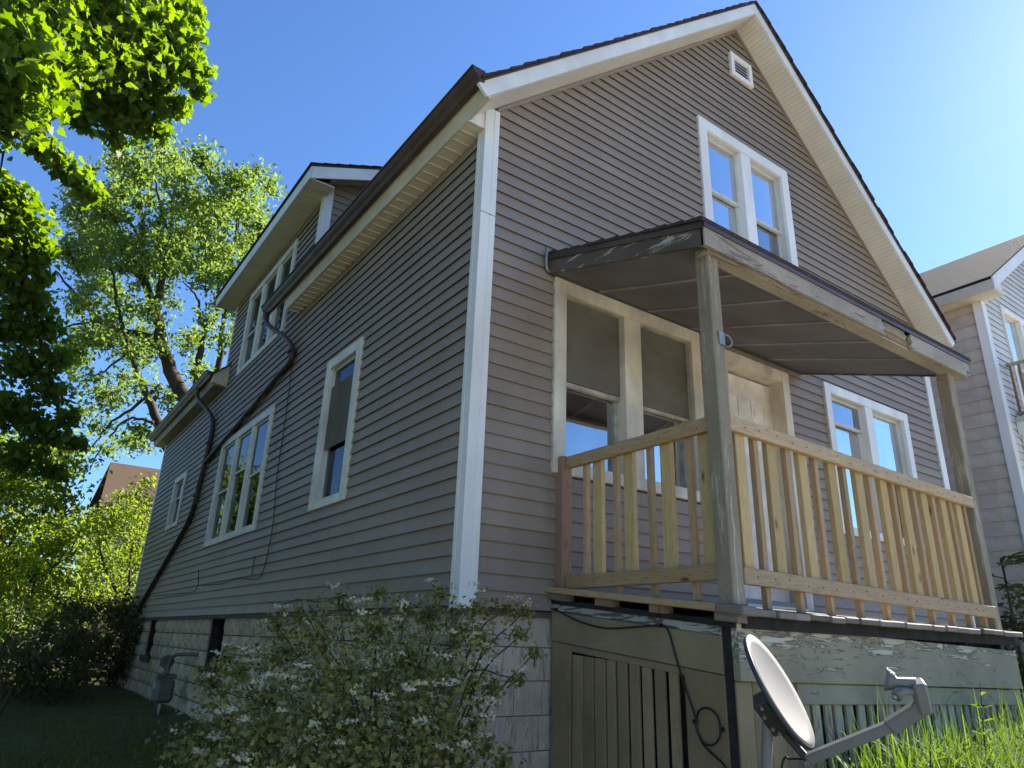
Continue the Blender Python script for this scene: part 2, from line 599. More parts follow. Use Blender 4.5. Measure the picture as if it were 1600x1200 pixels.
M['ceil'] = mat_plain('grey porch ceiling paint', (0.165, 0.152, 0.15), 0.7, dirt=0.18, scale=2)
M['battn'] = mat_plain('paler ceiling batten', (0.32, 0.30, 0.30), 0.7, dirt=0.2, scale=4)
M['green'] = mat_plain('dark green moulding', (0.06, 0.085, 0.07), 0.6)
M['olive'] = mat_peel('olive painted board', (0.29, 0.215, 0.115), (0.23, 0.165, 0.10), axis=2, amount=0.22, scale=4, var=0.16, crack=0.12)
M['olive_h'] = mat_peel('olive painted header', (0.29, 0.218, 0.122), (0.19, 0.14, 0.095), axis=1, amount=0.16, scale=3.2, crack=0.15)
M['palepeel'] = mat_peel('pale flaking edge', (0.40, 0.39, 0.34), (0.12, 0.11, 0.09), axis=1, amount=0.45, scale=5)
M['slat'] = mat_peel('grey weathered slat', (0.40, 0.34, 0.235), (0.23, 0.165, 0.105), axis=2, amount=0.38, scale=3, var=0.3)
M['dark'] = mat_plain('dark timber and shade backing', (0.035, 0.03, 0.027), 0.95, dirt=0.4, scale=10)  # dark timber, also used as painted shade in gaps and voids
M['door'] = mat_plain('dirty cream door', (0.85, 0.79, 0.70), 0.5, dirt=0.22, scale=5)
M['cable'] = mat_plain('black cable', (0.012, 0.012, 0.012), 0.5)
M['dishw'] = mat_plain('pale grey dish enamel', (0.145, 0.138, 0.130), 0.65, spec=0.15, dirt=0.06, scale=3)
M['dishd'] = mat_plain('dark grey steel', (0.055, 0.057, 0.06), 0.5, metal=0.2)
M['lnb'] = mat_plain('grey plastic', (0.19, 0.185, 0.175), 0.5, dirt=0.08)
M['galv'] = mat_plain('galvanised steel', (0.34, 0.33, 0.31), 0.45, metal=0.6, dirt=0.15)
M['meter'] = mat_plain('grey gas meter paint', (0.12, 0.12, 0.10), 0.5, dirt=0.2)
M['nshingle'] = mat_plain('taupe wall shingle', (0.56, 0.47, 0.37), 0.8, dirt=0.12, scale=6, var=0.06)
M['nsid'] = mat_siding('pale neighbour siding', (0.62, 0.61, 0.58), 0, 0.05)
M['brick'] = mat_plain('red brown brick', (0.30, 0.17, 0.115), 0.9, dirt=0.3, scale=20)
M['brownroof'] = mat_shingle('brown roof', (0.075, 0.05, 0.034))
M['bark'] = mat_bark('bark', (0.085, 0.068, 0.052))
M['twig'] = mat_bark('twig', (0.10, 0.075, 0.055))
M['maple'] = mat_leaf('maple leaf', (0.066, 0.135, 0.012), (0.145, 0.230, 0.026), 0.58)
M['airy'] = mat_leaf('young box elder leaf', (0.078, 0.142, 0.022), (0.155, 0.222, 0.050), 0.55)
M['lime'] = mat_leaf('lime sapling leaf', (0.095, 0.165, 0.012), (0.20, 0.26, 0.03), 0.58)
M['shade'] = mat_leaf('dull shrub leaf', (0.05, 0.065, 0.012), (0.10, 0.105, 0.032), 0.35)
M['bushleaf'] = mat_leaf('hawthorn leaf', (0.075, 0.095, 0.014), (0.30, 0.27, 0.07), 0.42, 0.03)
M['petal'] = mat_leaf('cream petal', (0.48, 0.41, 0.23), (0.76, 0.69, 0.47), 0.3, 0.01)
M['blind'] = mat_plain('drab roller blind', (0.42, 0.38, 0.29), 0.9, dirt=0.15, scale=3)
M['grassl'] = mat_leaf('long grass', (0.050, 0.115, 0.010), (0.125, 0.19, 0.035), 0.45, 0.03)
M['grassd'] = mat_leaf('short grass', (0.085, 0.095, 0.014), (0.17, 0.155, 0.04), 0.4, 0.02)
M['ground'] = mat_ground()
M['concrete'] = mat_plain('concrete paving', (0.50, 0.465, 0.41), 0.9, dirt=0.2, scale=5)
M['road'] = mat_plain('pale concrete for light bounce', (0.47, 0.44, 0.39), 0.9, dirt=0.12, scale=3)

# ------------------------------------------------------------------ ground
def gz(x, y):
    a = -1.22 - 0.55 * max(0, min(1, (1.5 - y) / 4.5))
    if x < 0.2:
        a -= 0.10 * min(1, -(x - 0.2) / 2.5)
    else:
        t = max(0, min(1, (x - 0.35) / 0.9)) * max(0, min(1, (y + 4.2) / 1.2))
        a += t * max(0, (-0.93 - a))
    if y > 12: a += 0.0
    return a + 0.03 * math.sin(x * 1.7 + y * 0.6) * math.cos(y * 1.3)


def make_ground():
    xs = sorted(set([-400, -150, -60, -30, -18, -12] + [round(-9 + 0.5 * i, 2) for i in range(53)] + [19, 24, 35, 60, 150, 400]))
    ys = sorted(set([-400, -150, -60, -30, -16] + [round(-10 + 0.5 * i, 2) for i in range(75)] + [32, 45, 70, 150, 400]))
    v = [(x, y, gz(x, y)) for y in ys for x in xs]
    n = len(xs)
    f = [(j * n + i, j * n + i + 1, (j + 1) * n + i + 1, (j + 1) * n + i) for j in range(len(ys) - 1) for i in range(n - 1)]
    me = bpy.data.meshes.new('ground')
    me.from_pydata(v, [], f)
    me.polygons.foreach_set('use_smooth', [True] * len(me.polygons))
    tag(link('ground', me, M['ground']), kind='structure')


make_ground()
tag(MB().box((-60, -8.6, -1.9), (60, -4.6, -1.70)).build('pavement', M['concrete']), kind='structure')  # unseen sidewalk, laid wide and pale to bounce sunlight onto the front
tag(MB().box((-60, -20.0, -2.0), (60, -8.9, -1.755)).build('road', M['road']), kind='structure')  # unseen street, its pale concrete chosen to bounce sunlight at the house

# ------------------------------------------------------------------ the house
APX, APZ, SL, WX = 3.41, 6.778, 0.902, 6.82
EXP = 0.1016
YB = 12.52
HOUSE = thing('house', 'two storey house with mauve grey lap siding, white trim and gabled front', 'house', (3.4, 6.2, -1.2))


def roofz(x): return APZ - SL * abs(x - APX)


def clip_poly(poly, a, b, c):
    """keep a*u+b*z<=c"""
    out = []
    for i in range(len(poly)):
        p, q = poly[i], poly[(i + 1) % len(poly)]
        dp, dq = a * p[0] + b * p[1] - c, a * q[0] + b * q[1] - c
        if dp <= 0: out.append(p)
        if dp * dq < 0:
            t = dp / (dp - dq)
            out.append((p[0] + t * (q[0] - p[0]), p[1] + t * (q[1] - p[1])))
    return out


def sheath(name, Mf, u0, u1, z0, z1, openings, parent, gable=False, d=-0.004):
    mb = MB(Mf)
    us = sorted(set([u0, u1] + [min(u1, max(u0, q)) for o in openings for q in o[:2]]))
    zs = sorted(set([z0, z1] + [min(z1, max(z0, q)) for o in openings for q in o[2:]]))
    for i in range(len(us) - 1):
        for j in range(len(zs) - 1):
            cu, cz = (us[i] + us[i + 1]) / 2, (zs[j] + zs[j + 1]) / 2
            if any(o[0] < cu < o[1] and o[2] < cz < o[3] for o in openings): continue
            p = [(us[i], zs[j]), (us[i + 1], zs[j]), (us[i + 1], zs[j + 1]), (us[i], zs[j + 1])]
            if gable:
                p = clip_poly(p, -SL, 1, APZ - SL * APX)
                if p: p = clip_poly(p, SL, 1, APZ + SL * APX)
            if len(p) >= 3: mb.poly([(u, d, z) for u, z in p])
    return mb.build(name, M['sheath'], parent)


def siding(wall, Mf, lo, hi, z0, z1, openings, mat, e=EXP, proud=0.021, seams=True):
    i = 0
    while z0 + i * e < z1 - 0.01:
        zb, zt = z0 + i * e, min(z0 + (i + 1) * e, z1)
        i += 1
        segs = [(lo(zb), lo(zt), hi(zb), hi(zt))]
        for (a, b, c, d) in openings:
            if zb < d - 0.05 and zt > c + 0.05:
                ns = []
                for (l0, l1, h0, h1) in segs:
                    if a > min(l0, l1) and a < max(h0, h1): ns.append((l0, l1, min(a, h0), min(a, h1)))
                    elif a >= max(h0, h1): ns.append((l0, l1, h0, h1)); continue
                    if b < max(h0, h1) and b > min(l0, l1): ns.append((max(b, l0), max(b, l1), h0, h1))
                    elif b <= min(l0, l1): ns.append((l0, l1, h0, h1))
                segs = ns
        cut = []
        for (l0, l1, h0, h1) in segs:
            if h0 - l0 > 2.6 and seams:
                c_ = random.uniform(l0 + 0.7, min(l0 + 3.6, h0 - 0.5))
                cut += [(l0, l1, c_, c_), (c_ + 0.0022, c_ + 0.0022, h0, h1)]
            else:
                cut.append((l0, l1, h0, h1))
        for (l0, l1, h0, h1) in cut:
            if h0 - l0 < 0.03: continue
            wob = random.uniform(-0.0012, 0.0012)
            h1 = max(h1, l1 + 0.005)
            # a vinyl course: drip lip at the bottom, hollow behind it
            prof = [(proud + wob, zb + wob), (0.003 + wob * 0.3, zt + 0.004), (-0.003, zt + 0.004), (-0.003, zb + 0.026), (proud - 0.007, zb + 0.024), (proud - 0.0045, zb)]
            k = len(prof)
            mb = MB(Mf)
            fr = lambda z: min(1, max(0, (z - zb) / (zt - zb)))
            for (d, z) in prof: mb.v.append(Mf(l0 + (l1 - l0) * fr(z), d, z))
            for (d, z) in prof: mb.v.append(Mf(h0 + (h1 - h0) * fr(z), d, z))
            mb.f.append(tuple(range(k)))
            mb.f.append(tuple(range(2 * k - 1, k - 1, -1)))
            for q in range(k):
                r = (q + 1) % k
                mb.f.append((q, r, k + r, k + q))
            mb.build('siding_board', mat, wall)


def window(Mf, u0, u1, z0, z1, parent, n=2, trim=0.105, mull=0.15, meet=0.5, tmat='white', name='window',
           glass=None, sill=True, curtain=(), blinds=(), screens=(), sashm='sashw', st=0.027, ds=1.0, cdep=-0.19, label=None, depth=0.45, ttop=None):
    """casing boards, sashes, panes and the dim room behind; returns the window part"""
    ttop = ttop or trim
    w_ = MB(Mf)
    # casing
    w_.box((u0, 0.0, z0), (u0 + trim, 0.038, z1)).box((u1 - trim, 0.0, z0), (u1, 0.038, z1))
    w_.box((u0 + trim, 0.0, z1 - ttop), (u1 - trim, 0.036, z1)).box((u0 + trim, 0.0, z0), (u1 - trim, 0.036, z0 + trim * 0.8))
    wo_ = w_.build(name, M[tmat], parent, bevel=0.003)
    if label: wo_['label'] = label
    ia, ib = u0 + trim, u1 - trim
    za, zb = z0 + trim * 0.8, z1 - ttop
    lw = ((ib - ia) - mull * (n - 1)) / n
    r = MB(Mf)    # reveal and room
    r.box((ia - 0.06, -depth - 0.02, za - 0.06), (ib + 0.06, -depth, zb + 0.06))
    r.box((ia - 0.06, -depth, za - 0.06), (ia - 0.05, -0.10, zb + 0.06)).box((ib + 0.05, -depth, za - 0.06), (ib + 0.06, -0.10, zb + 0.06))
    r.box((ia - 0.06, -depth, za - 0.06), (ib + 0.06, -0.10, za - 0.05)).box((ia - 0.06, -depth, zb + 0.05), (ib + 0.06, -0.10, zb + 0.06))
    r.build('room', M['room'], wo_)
    j = MB(Mf)
    j.box((ia - 0.012, -0.12, za), (ia, 0.0, zb)).box((ib, -0.12, za), (ib + 0.012, 0.0, zb))
    j.box((ia, -0.12, zb), (ib, 0.0, zb + 0.012)).box((ia, -0.12, za - 0.012), (ib, 0.0, za))
    j.build('jamb', M[sashm], wo_)
    for k in range(n):
        a = ia + k * (lw + mull)
        b = a + lw
        if k < n - 1:
            MB(Mf).box((b, -0.11 * ds, za), (b + mull, 0.027, zb)).build('mullion', M[tmat], wo_, bevel=0.003)
        mt = meet[k] if isinstance(meet, (list, tuple)) else meet
        zm = za + (zb - za) * mt
        g = glass[k] if glass else ('glass', 'glass')
        for (p, q, d0, nm, gm) in ((zm - 0.02, zb, -0.055 * ds + 0.008 * (1 - ds), 'upper_sash', g[0]), (za, zm + 0.018, -0.090 * ds, 'lower_sash', g[1])):
            s_ = MB(Mf)
            hw = 0.015 if ds > 0.9 else 0.010
            s_.box((a, d0 - hw, p), (a + st, d0 + hw, q)).box((b - st, d0 - hw, p), (b, d0 + hw, q))
            s_.box((a + st, d0 - 0.015, q - st), (b - st, d0 + 0.014, q)).box((a + st, d0 - 0.015, p), (b - st, d0 + 0.014, p + st * 1.1))
            so_ = s_.build(nm, M[sashm], wo_)
            MB(Mf).box((a + st - 0.004, d0 - 0.003, p + st), (b - st + 0.004, d0 + 0.003, q - st + 0.004)).build('pane', M[gm], wo_)
    for (ca, cb, c0, c1) in screens:
        MB(Mf).box((ca, -0.036 * ds + 0.010 * (ds < 0.9), c0), (cb, -0.034 * ds + 0.011 * (ds < 0.9), c1)).build('insect_screen', M['mesh'], wo_)
    for (ca, cb, c0, c1) in blinds:
        MB(Mf).box((ca, -0.135, c0), (cb, -0.130, c1)).build('blind', M['blind'], wo_)
    for (ca, cb, c0, c1) in curtain:
        prof = []
        nn = max(6, int((cb - ca) / 0.025))
        mb = MB(Mf)
        for i in range(nn + 1):
            u = ca + (cb - ca) * i / nn
            dd = cdep + 0.012 * math.sin(i * 1.9) + 0.006 * math.sin(i * 0.7)
            mb.v += [Mf(u, dd, c0), Mf(u, dd, c1)]
        mb.f = [(2 * i, 2 * i + 2, 2 * i + 3, 2 * i + 1) for i in range(nn)]
        mb.build('curtain', M['curtain'], wo_, smooth=True)
    return wo_


# openings (outer casing edge shrunk a little)
def op(u0, u1, z0, z1, s=0.05): return (u0 + s, u1 - s, z0 + s * 0.5, z1 - s)


GW = (2.571, 4.12, 3.51, 5.069)
BW = (0.682, 2.352, 0.92, 2.478)
DR = (2.62, 3.695, 0.12, 2.424)
RW = (4.329, 6.056, 0.898, 2.497)
VT = (3.23, 3.621, 6.016, 6.35)
TW = (1.994, 2.861, 0.903, 2.463)
TR = (4.627, 7.053, 0.909, 2.455)
SW = (9.466, 10.429, 1.491, 2.448)
DW = (4.777, 6.963, 3.507, 4.908)
fo = [op(*q) for q in (GW, BW, DR, RW, VT)]
sheath('front_wall', F, 0, WX, -0.03, 6.8, [(o[0], o[1], o[2], o[3]) for o in fo[:4]], HOUSE, gable=True)
fw = [o for o in HOUSE.children if o.name.startswith('front_wall')][0]
flo = lambda z: 0.095 if z < roofz(0.095) else APX - (APZ - z) / SL
fhi = lambda z: WX - 0.095 if z < roofz(WX - 0.095) else APX + (APZ - z) / SL
siding(fw, F, flo, fhi, -0.012, 6.76, fo, M['sid_f'])

# side wall: one plane from the eaves down, rising into the wall dormer between 3.86 and 7.9
DY0, DY1, DZ = 3.86, 7.90, 5.16
so_ = [op(*q) for q in (TW, TR, SW, DW)]
sw = sheath('side_wall', S, 0, YB, -0.03, 3.62, [o for o in so_], HOUSE)
dw = sheath('dormer_wall', S, DY0, DY1, 3.62, DZ, [(so_[3][0], so_[3][1], so_[3][2], so_[3][3])], HOUSE)
siding(sw, S, lambda z: 0.075, lambda z: YB - 0.05, -0.012, 3.545, so_, M['sid_s'])
siding(dw, S, lambda z: DY0 + 0.08, lambda z: DY1 - 0.03, -0.012 + 35 * EXP, DZ, so_, M['sid_s'])
# rear and right walls (out of sight, they keep the daylight out)
MB().poly([(WX, 0, -1.3), (WX, YB, -1.3), (WX, YB, 3.7), (WX, 0, 3.7)]).build('right_wall', M['sid_s'], HOUSE)
MB().poly([(0, YB, -1.3), (WX, YB, -1.3), (WX, YB, 3.7), (APX, YB, APZ), (0, YB, 3.7)]).build('rear_wall', M['sid_f'], HOUSE)
# dormer cheek facing the street
ck = MB(lambda u, d, z: (u, DY0 - d, z))
ck.poly([(0, -0.004, 3.62), (2.2, -0.004, 5.5), (2.2, -0.004, 6.20), (0, -0.004, 5.30)])
cko = ck.build('dormer_cheek', M['sheath'], HOUSE)
Mc = lambda u, d, z: (u, DY0 - d, z)
siding(cko, Mc, lambda z: max(0.08, (z - 5.27) / 0.41), lambda z: max(0.12, (z - 3.70) / SL), -0.012 + 36 * EXP, 5.9, [], M['sid_f'])
MB().poly([(0, DY1, 3.6), (2.2, DY1, 5.5), (2.2, DY1, 5.95), (0, DY1, DZ)]).build('dormer_rear_cheek', M['sid_f'], HOUSE)

# windows
GB = ('glass_b', 'glass_b')
window(F, *GW, HOUSE, n=2, mull=0.165, meet=(0.50, 0.46), tmat='white', glass=[('glass_b', 'glass_b'), ('glass_b', 'glass')],
       curtain=[(2.70, 3.25, 3.6, 4.95), (3.45, 3.75, 4.1, 4.95)], trim=0.125, label='paired gable window with white casing')
window(F, *BW, HOUSE, n=2, mull=0.19, meet=0.47, tmat='cream', glass=[('glass_d', 'glass_c'), ('glass_d', 'glass_b')],
       curtain=[(0.80, 1.40, 1.0, 1.64), (2.1, 2.2, 1.0, 1.5)], screens=[(0.80, 1.415, 1.665, 2.36), (1.605, 2.235, 1.645, 2.36)], sashm='sash', st=0.032, cdep=-0.13, trim=0.115, label='large paired porch window with cream casing')
window(F, *RW, HOUSE, n=2, mull=0.15, meet=(0.80, 0.47), tmat='white', glass=[('glass', 'glass_b'), ('glass_b', 'glass_d')], trim=0.105,
       curtain=[(4.43, 5.1, 1.0, 1.5)], label='paired window with white casing right of the door')
window(S, *TW, HOUSE, ds=0.55, n=1, meet=0.42, tmat='offwhite', trim=0.105, glass=[('glass_s', 'glass_s')], screens=[(2.10, 2.755, 1.50, 2.16)], curtain=[(2.35, 2.62, 1.0, 1.5), (2.05, 2.12, 1.0, 1.55), (2.1, 2.7, 2.0, 2.4)],
       label='tall narrow window nearest the street corner')
window(S, *TR, HOUSE, ds=0.3, n=3, mull=0.12, meet=(0.5, 0.62, 0.5), tmat='offwhite', trim=0.10, glass=[('glass_s', 'glass_s')] * 3,
       label='triple window on the side wall')
window(S, *SW, HOUSE, ds=0.55, n=1, meet=0.62, tmat='offwhite', trim=0.10, glass=[('glass_s', 'glass_s')], label='small square window at the rear')
window(S, *DW, HOUSE, ds=0.3, n=3, mull=0.12, meet=0.45, tmat='offwhite', trim=0.10, glass=[('glass_s', 'glass_s')] * 3, label='triple window in the dormer')

# front door
da, db_, dz0, dz1 = 2.73, 3.585, 0.15, 2.31
do = MB(F).box((DR[0], 0.0, DR[2]), (da, 0.032, DR[3])).box((db_, 0.0, DR[2]), (DR[1], 0.032, DR[3])).box((da, 0.0, dz1), (db_, 0.030, DR[3])).build('door_frame', M['cream'], HOUSE, bevel=0.003)
MB(F).box((da - 0.02, -0.17, dz0), (da, 0.0, dz1)).box((db_, -0.17, dz0), (db_ + 0.02, 0.0, dz1)).box((da, -0.17, dz1), (db_, 0.0, dz1 + 0.02)).build('jamb', M['cream'], do)
MB(F).box((da, -0.18, 0.10), (db_, 0.05, 0.15)).build('threshold', M['white'], do)
leaf = MB(F).box((da, -0.17, dz0), (db_, -0.13, dz1 - 0.02)).build('door_leaf', M['door'], HOUSE)
dwid = db_ - da
for (p0, p1) in ((1.86, 2.10), (1.02, 1.74), (0.34, 0.90)):
    for k in (0, 1):
        a = da + 0.13 + k * (dwid / 2 - 0.03)
        b = a + dwid / 2 - 0.21
        pm = MB(F)
        for (q0, q1, r0, r1) in ((a, b, p0, p0 + 0.02), (a, b, p1 - 0.02, p1), (a, a + 0.02, p0 + 0.02, p1 - 0.02), (b - 0.02, b, p0 + 0.02, p1 - 0.02)):
            pm.box((q0, -0.131, r0), (q1, -0.122, r1))
        pm.box((a + 0.045, -0.131, p0 + 0.045), (b - 0.045, -0.125, p1 - 0.045))
        pm.build('door_panel', M['door'], leaf, bevel=0.002)
MB().tube([(da + 0.07, 0.13, 1.10), (da + 0.07, 0.09, 1.10), (da + 0.07, 0.06, 1.10)], [0.012, 0.014, 0.028], 10).build('knob', M['galv'], leaf, smooth=True)
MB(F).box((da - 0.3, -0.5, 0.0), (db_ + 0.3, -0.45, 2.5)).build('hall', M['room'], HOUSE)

# gable vent
v = MB(F)
v.box((VT[0], 0, VT[2]), (VT[0] + 0.06, 0.05, VT[3])).box((VT[1] - 0.06, 0, VT[2]), (VT[1], 0.05, VT[3]))
v.box((VT[0] + 0.06, 0, VT[2]), (VT[1] - 0.06, 0.048, VT[2] + 0.06)).box((VT[0] + 0.06, 0, VT[3] - 0.06), (VT[1] - 0.06, 0.048, VT[3]))
vo_ = v.build('gable_vent', M['white'], HOUSE, bevel=0.005)
MB(F).box((VT[0] + 0.05, 0.0, VT[2] + 0.05), (VT[1] - 0.05, 0.006, VT[3] - 0.05)).build('vent_backing', M['dark'], vo_)
for k in range(5):
    z = VT[2] + 0.075 + k * 0.0435
    MB(F).hexa([(VT[0] + 0.06, 0.012, z + 0.022), (VT[1] - 0.06, 0.012, z + 0.022), (VT[1] - 0.06, 0.034, z), (VT[0] + 0.06, 0.034, z),
                (VT[0] + 0.06, 0.012, z + 0.028), (VT[1] - 0.06, 0.012, z + 0.028), (VT[1] - 0.06, 0.034, z + 0.006), (VT[0] + 0.06, 0.034, z + 0.006)]).build('vent_slat', M['white'], vo_)
MB(F).box((3.405, 0, 3.75), (3.44, 0.0, 3.76))

# corner posts
def corner_post(sign, x0, zt, name='corner_trim'):
    mb = MB()
    if sign > 0:   # front-left corner, L-shape with a bead
        prof = [(-0.032, -0.032), (0.040, -0.032), (0.044, -0.027), (0.050, -0.027), (0.054, -0.032), (0.098, -0.032), (0.098, 0.0), (0.0, 0.0), (0.0, 0.078), (-0.032, 0.078), (-0.032, 0.045), (-0.027, 0.041), (-0.027, 0.036), (-0.032, 0.032)]
    else:
        prof = [(x0 + 0.032, -0.032), (x0 + 0.032, 0.08), (x0, 0.08), (x0, 0), (x0 - 0.098, 0), (x0 - 0.098, -0.032)]
    mb.prism([(x, y, -0.03) for x, y in prof], (0, 0, zt + 0.03))
    return mb.build(name, M['white'], HOUSE)


corner_post(1, 0, 3.755)
corner_post(-1, WX, 3.755)
MB().box((-0.025, YB - 0.07, -0.03), (0.0, YB + 0.025, 3.53)).build('corner_trim', M['white'], HOUSE)
MB().prism([(-0.032, DY0 - 0.026, 3.60), (0.085, DY0 - 0.026, 3.60), (0.085, DY0, 3.60), (0, DY0, 3.60), (0, DY0 + 0.085, 3.60), (-0.032, DY0 + 0.085, 3.60)], (0, 0, 1.66)).build('corner_trim', M['white'], HOUSE)
MB().box((-0.02, DY1 - 0.05, 3.55), (0.0, DY1 + 0.02, 5.10)).build('corner_trim', M['offwhite'], HOUSE)
# a joint line on the front corner trim
MB().box((-0.0335, -0.0335, 2.78), (0.0985, -0.025, 2.784)).build('trim_joint', M['dark'], HOUSE)

# roof: shingle courses, fascia, soffits
YF, YR = -0.31, YB + 0.40
TH = 0.19                       # fascia height (vertical)
for side in (-1, 1):
    x_e = -0.20 if side < 0 else WX + 0.20
    # shingle courses
    n = 30
    xs = [x_e - side * -0.06 + 0 for _ in (0,)][0]
    run = abs(APX - x_e) + 0.07
    for k in range(n):
        t0, t1 = k / n, (k + 1.35) / n
        xa = APX + side * (run * (1 - t0)); xb = APX + side * max(0.0, run * (1 - t1))
        za = APZ + TH - SL * abs(xa - APX) + 0.012
        zb = APZ + TH - SL * abs(xb - APX) + 0.012
        jit = random.uniform(-0.012, 0.008)
        for (ya, yb) in ([(YF - 0.03 + jit, YR)] if side > 0 else
                         ([(YF - 0.03 + jit, YR)] if xb > 2.2 else [(YF - 0.03 + jit, 3.72 if xa > -0.0 else 4.3), (DY1 - 0.34, YR)])):
            MB().hexa([(xa, ya, za), (xb, ya, zb), (xb, yb, zb), (xa, yb, za),
                       (xa, ya, za + 0.030), (xb, ya, zb + 0.010), (xb, yb, zb + 0.010), (xa, yb, za + 0.030)]).build('shingle_course', M['shingle'], HOUSE)
    # rake fascia board
    e0 = x_e
    f_ = MB()
    pts = [(APX, APZ + 0.03), (e0, APZ + 0.03 - SL * abs(e0 - APX)), (e0 + side * 0.085, APZ + 0.03 + TH - 0.035 - SL * abs(e0 + side * 0.085 - APX)), (APX, APZ + 0.03 + TH - 0.035)]
    f_.prism([(x, YF, z) for x, z in pts], (0, 0.025, 0))
    f_.build('rake_fascia', M['fascia'], HOUSE)
    # drip edge above
    MB().prism([(x, YF - 0.012, z) for x, z in [(APX, APZ + TH - 0.006), (e0 + side * 0.09, APZ + TH - 0.006 - SL * abs(e0 + side * 0.09 - APX)), (e0 + side * 0.09, APZ + TH + 0.018 - SL * abs(e0 + side * 0.09 - APX)), (APX, APZ + TH + 0.018)]], (0, 0.03, 0)).build('drip_edge', M['gutter'], HOUSE)
    # sloping soffit under the rake
    s0 = -0.19 if side < 0 else WX + 0.19
    z0_ = lambda x: APZ + 0.028 - SL * abs(x - APX)
    MB().hexa([(APX, YF + 0.026, z0_(APX) - 0.0), (s0, YF + 0.026, z0_(s0)), (s0, 0.0, z0_(s0)), (APX, 0.0, z0_(APX)),
               (APX, YF + 0.026, z0_(APX) + 0.02), (s0, YF + 0.026, z0_(s0) + 0.02), (s0, 0.0, z0_(s0) + 0.02), (APX, 0.0, z0_(APX) + 0.02)]).build('rake_soffit', M['soff_x'], HOUSE)
    # thin moulding where siding meets the soffit
    MB().prism([(x, -0.03, z) for x, z in [(APX, APZ + 0.02), (APX + side * 3.33, APZ + 0.02 - SL * 3.33), (APX + side * 3.33, APZ - 0.02 - SL * 3.33), (APX, APZ - 0.02)]], (0, 0.03, 0)).build('siding_cap', M['sid_f'], HOUSE)
# eave fascia along the side (cream), eave soffit panels, gutters
EZ = 3.548
def eave(y0, y1, panels=True, yf=None, fm='eavef'):
    yf = y0 if yf is None else yf
    MB().hexa([(-0.185, yf, EZ), (-0.165, yf, EZ), (-0.165, y1, EZ), (-0.185, y1, EZ), (-0.242, yf, EZ + 0.155), (-0.165, yf, EZ + 0.155), (-0.165, y1, EZ + 0.155), (-0.242, y1, EZ + 0.155)]).build('eave_fascia', M[fm], HOUSE)
    if panels:
        n = int((y1 - y0) / 0.127)
        st = (y1 - y0) / n
        mb = MB()
        mb.box((-0.165, 0, EZ + 0.006), (0.0, st - 0.014, EZ + 0.016))
        mb.box((-0.165, st - 0.013, EZ - 0.004), (0.0, st, EZ + 0.014))
        me = mb.mesh('soffit_panel')
        for k in range(n): link('soffit_panel', me, M['soff_p'], HOUSE, (0, y0 + k * st, 0))
    else:
        MB().box((-0.165, y0, EZ + 0.004), (0.0, y1, EZ + 0.016)).build('eave_soffit', M[fm], HOUSE)


def gutter(y0, y1):
    """K-style trough"""
    g = MB()
    prof = [(-0.240, 0.0), (-0.278, 0.0), (-0.298, 0.030), (-0.318, 0.048), (-0.332, 0.066), (-0.338, 0.094), (-0.352, 0.097), (-0.352, 0.106), (-0.328, 0.106), (-0.324, 0.072), (-0.312, 0.054), (-0.292, 0.034), (-0.274, 0.006), (-0.240, 0.006)]
    z = 3.650
    g.prism([(x, y0, z + h) for x, h in prof], (0, y1 - y0, 0))
    cap = [(-0.236, 0.0), (-0.278, 0.0), (-0.298, 0.030), (-0.318, 0.048), (-0.332, 0.066), (-0.348, 0.100), (-0.236, 0.100)]
    for y in (y0 - 0.004, y1):
        g.prism([(x, y, z + h) for x, h in cap], (0, 0.004, 0))
    return g.build('gutter', M['gutter'], HOUSE)


eave(0.0, 4.20, yf=YF + 0.004)
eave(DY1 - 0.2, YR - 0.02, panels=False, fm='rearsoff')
gutter(YF - 0.01, 4.78)
gutter(DY1 - 0.22, YR)
# rear eave end, cream triangular return facing the street
MB().prism([(-0.24, 7.60, EZ + 0.0), (0.0, 7.60, EZ - 0.03), (0.0, 7.60, EZ + 0.36), (-0.24, 7.60, EZ + 0.15)], (0, 0.10, 0)).build('eave_return', M['eavef'], HOUSE)
# front eave return box
MB().prism([(-0.182, -0.004, EZ - 0.004), (-0.032, -0.004, EZ - 0.004), (-0.032, -0.004, 3.70), (-0.182, -0.004, z0_(0) - SL * 0.182 + 0.02)], (0, -0.012, 0)).build('eave_return', M['white'], HOUSE)
# dormer roof (low shed)
DS = 0.41
def dz(x): return 5.235 + DS * (x + 0.32)
DYa, DYb = 3.57, 8.16
MB().hexa([(-0.33, DYa, dz(-0.33)), (2.3, DYa, dz(2.3)), (2.3, DYb, dz(2.3)), (-0.33, DYb, dz(-0.33)),
           (-0.33, DYa, dz(-0.33) + 0.03), (2.3, DYa, dz(2.3) + 0.03), (2.3, DYb, dz(2.3) + 0.03), (-0.33, DYb, dz(-0.33) + 0.03)]).build('dormer_roof', M['shingle'], HOUSE)
for k in range(16):
    xa = -0.345 + k * 0.16
    MB().hexa([(xa, DYa - 0.015, dz(xa) + 0.030), (xa + 0.2, DYa - 0.015, dz(xa + 0.2) + 0.030), (xa + 0.2, DYb + 0.01, dz(xa + 0.2) + 0.030), (xa, DYb + 0.01, dz(xa) + 0.030),
               (xa, DYa - 0.015, dz(xa) + 0.052), (xa + 0.2, DYa - 0.015, dz(xa + 0.2) + 0.040), (xa + 0.2, DYb + 0.01, dz(xa + 0.2) + 0.040), (xa, DYb + 0.01, dz(xa) + 0.052)]).build('shingle_course', M['shingle'], HOUSE)
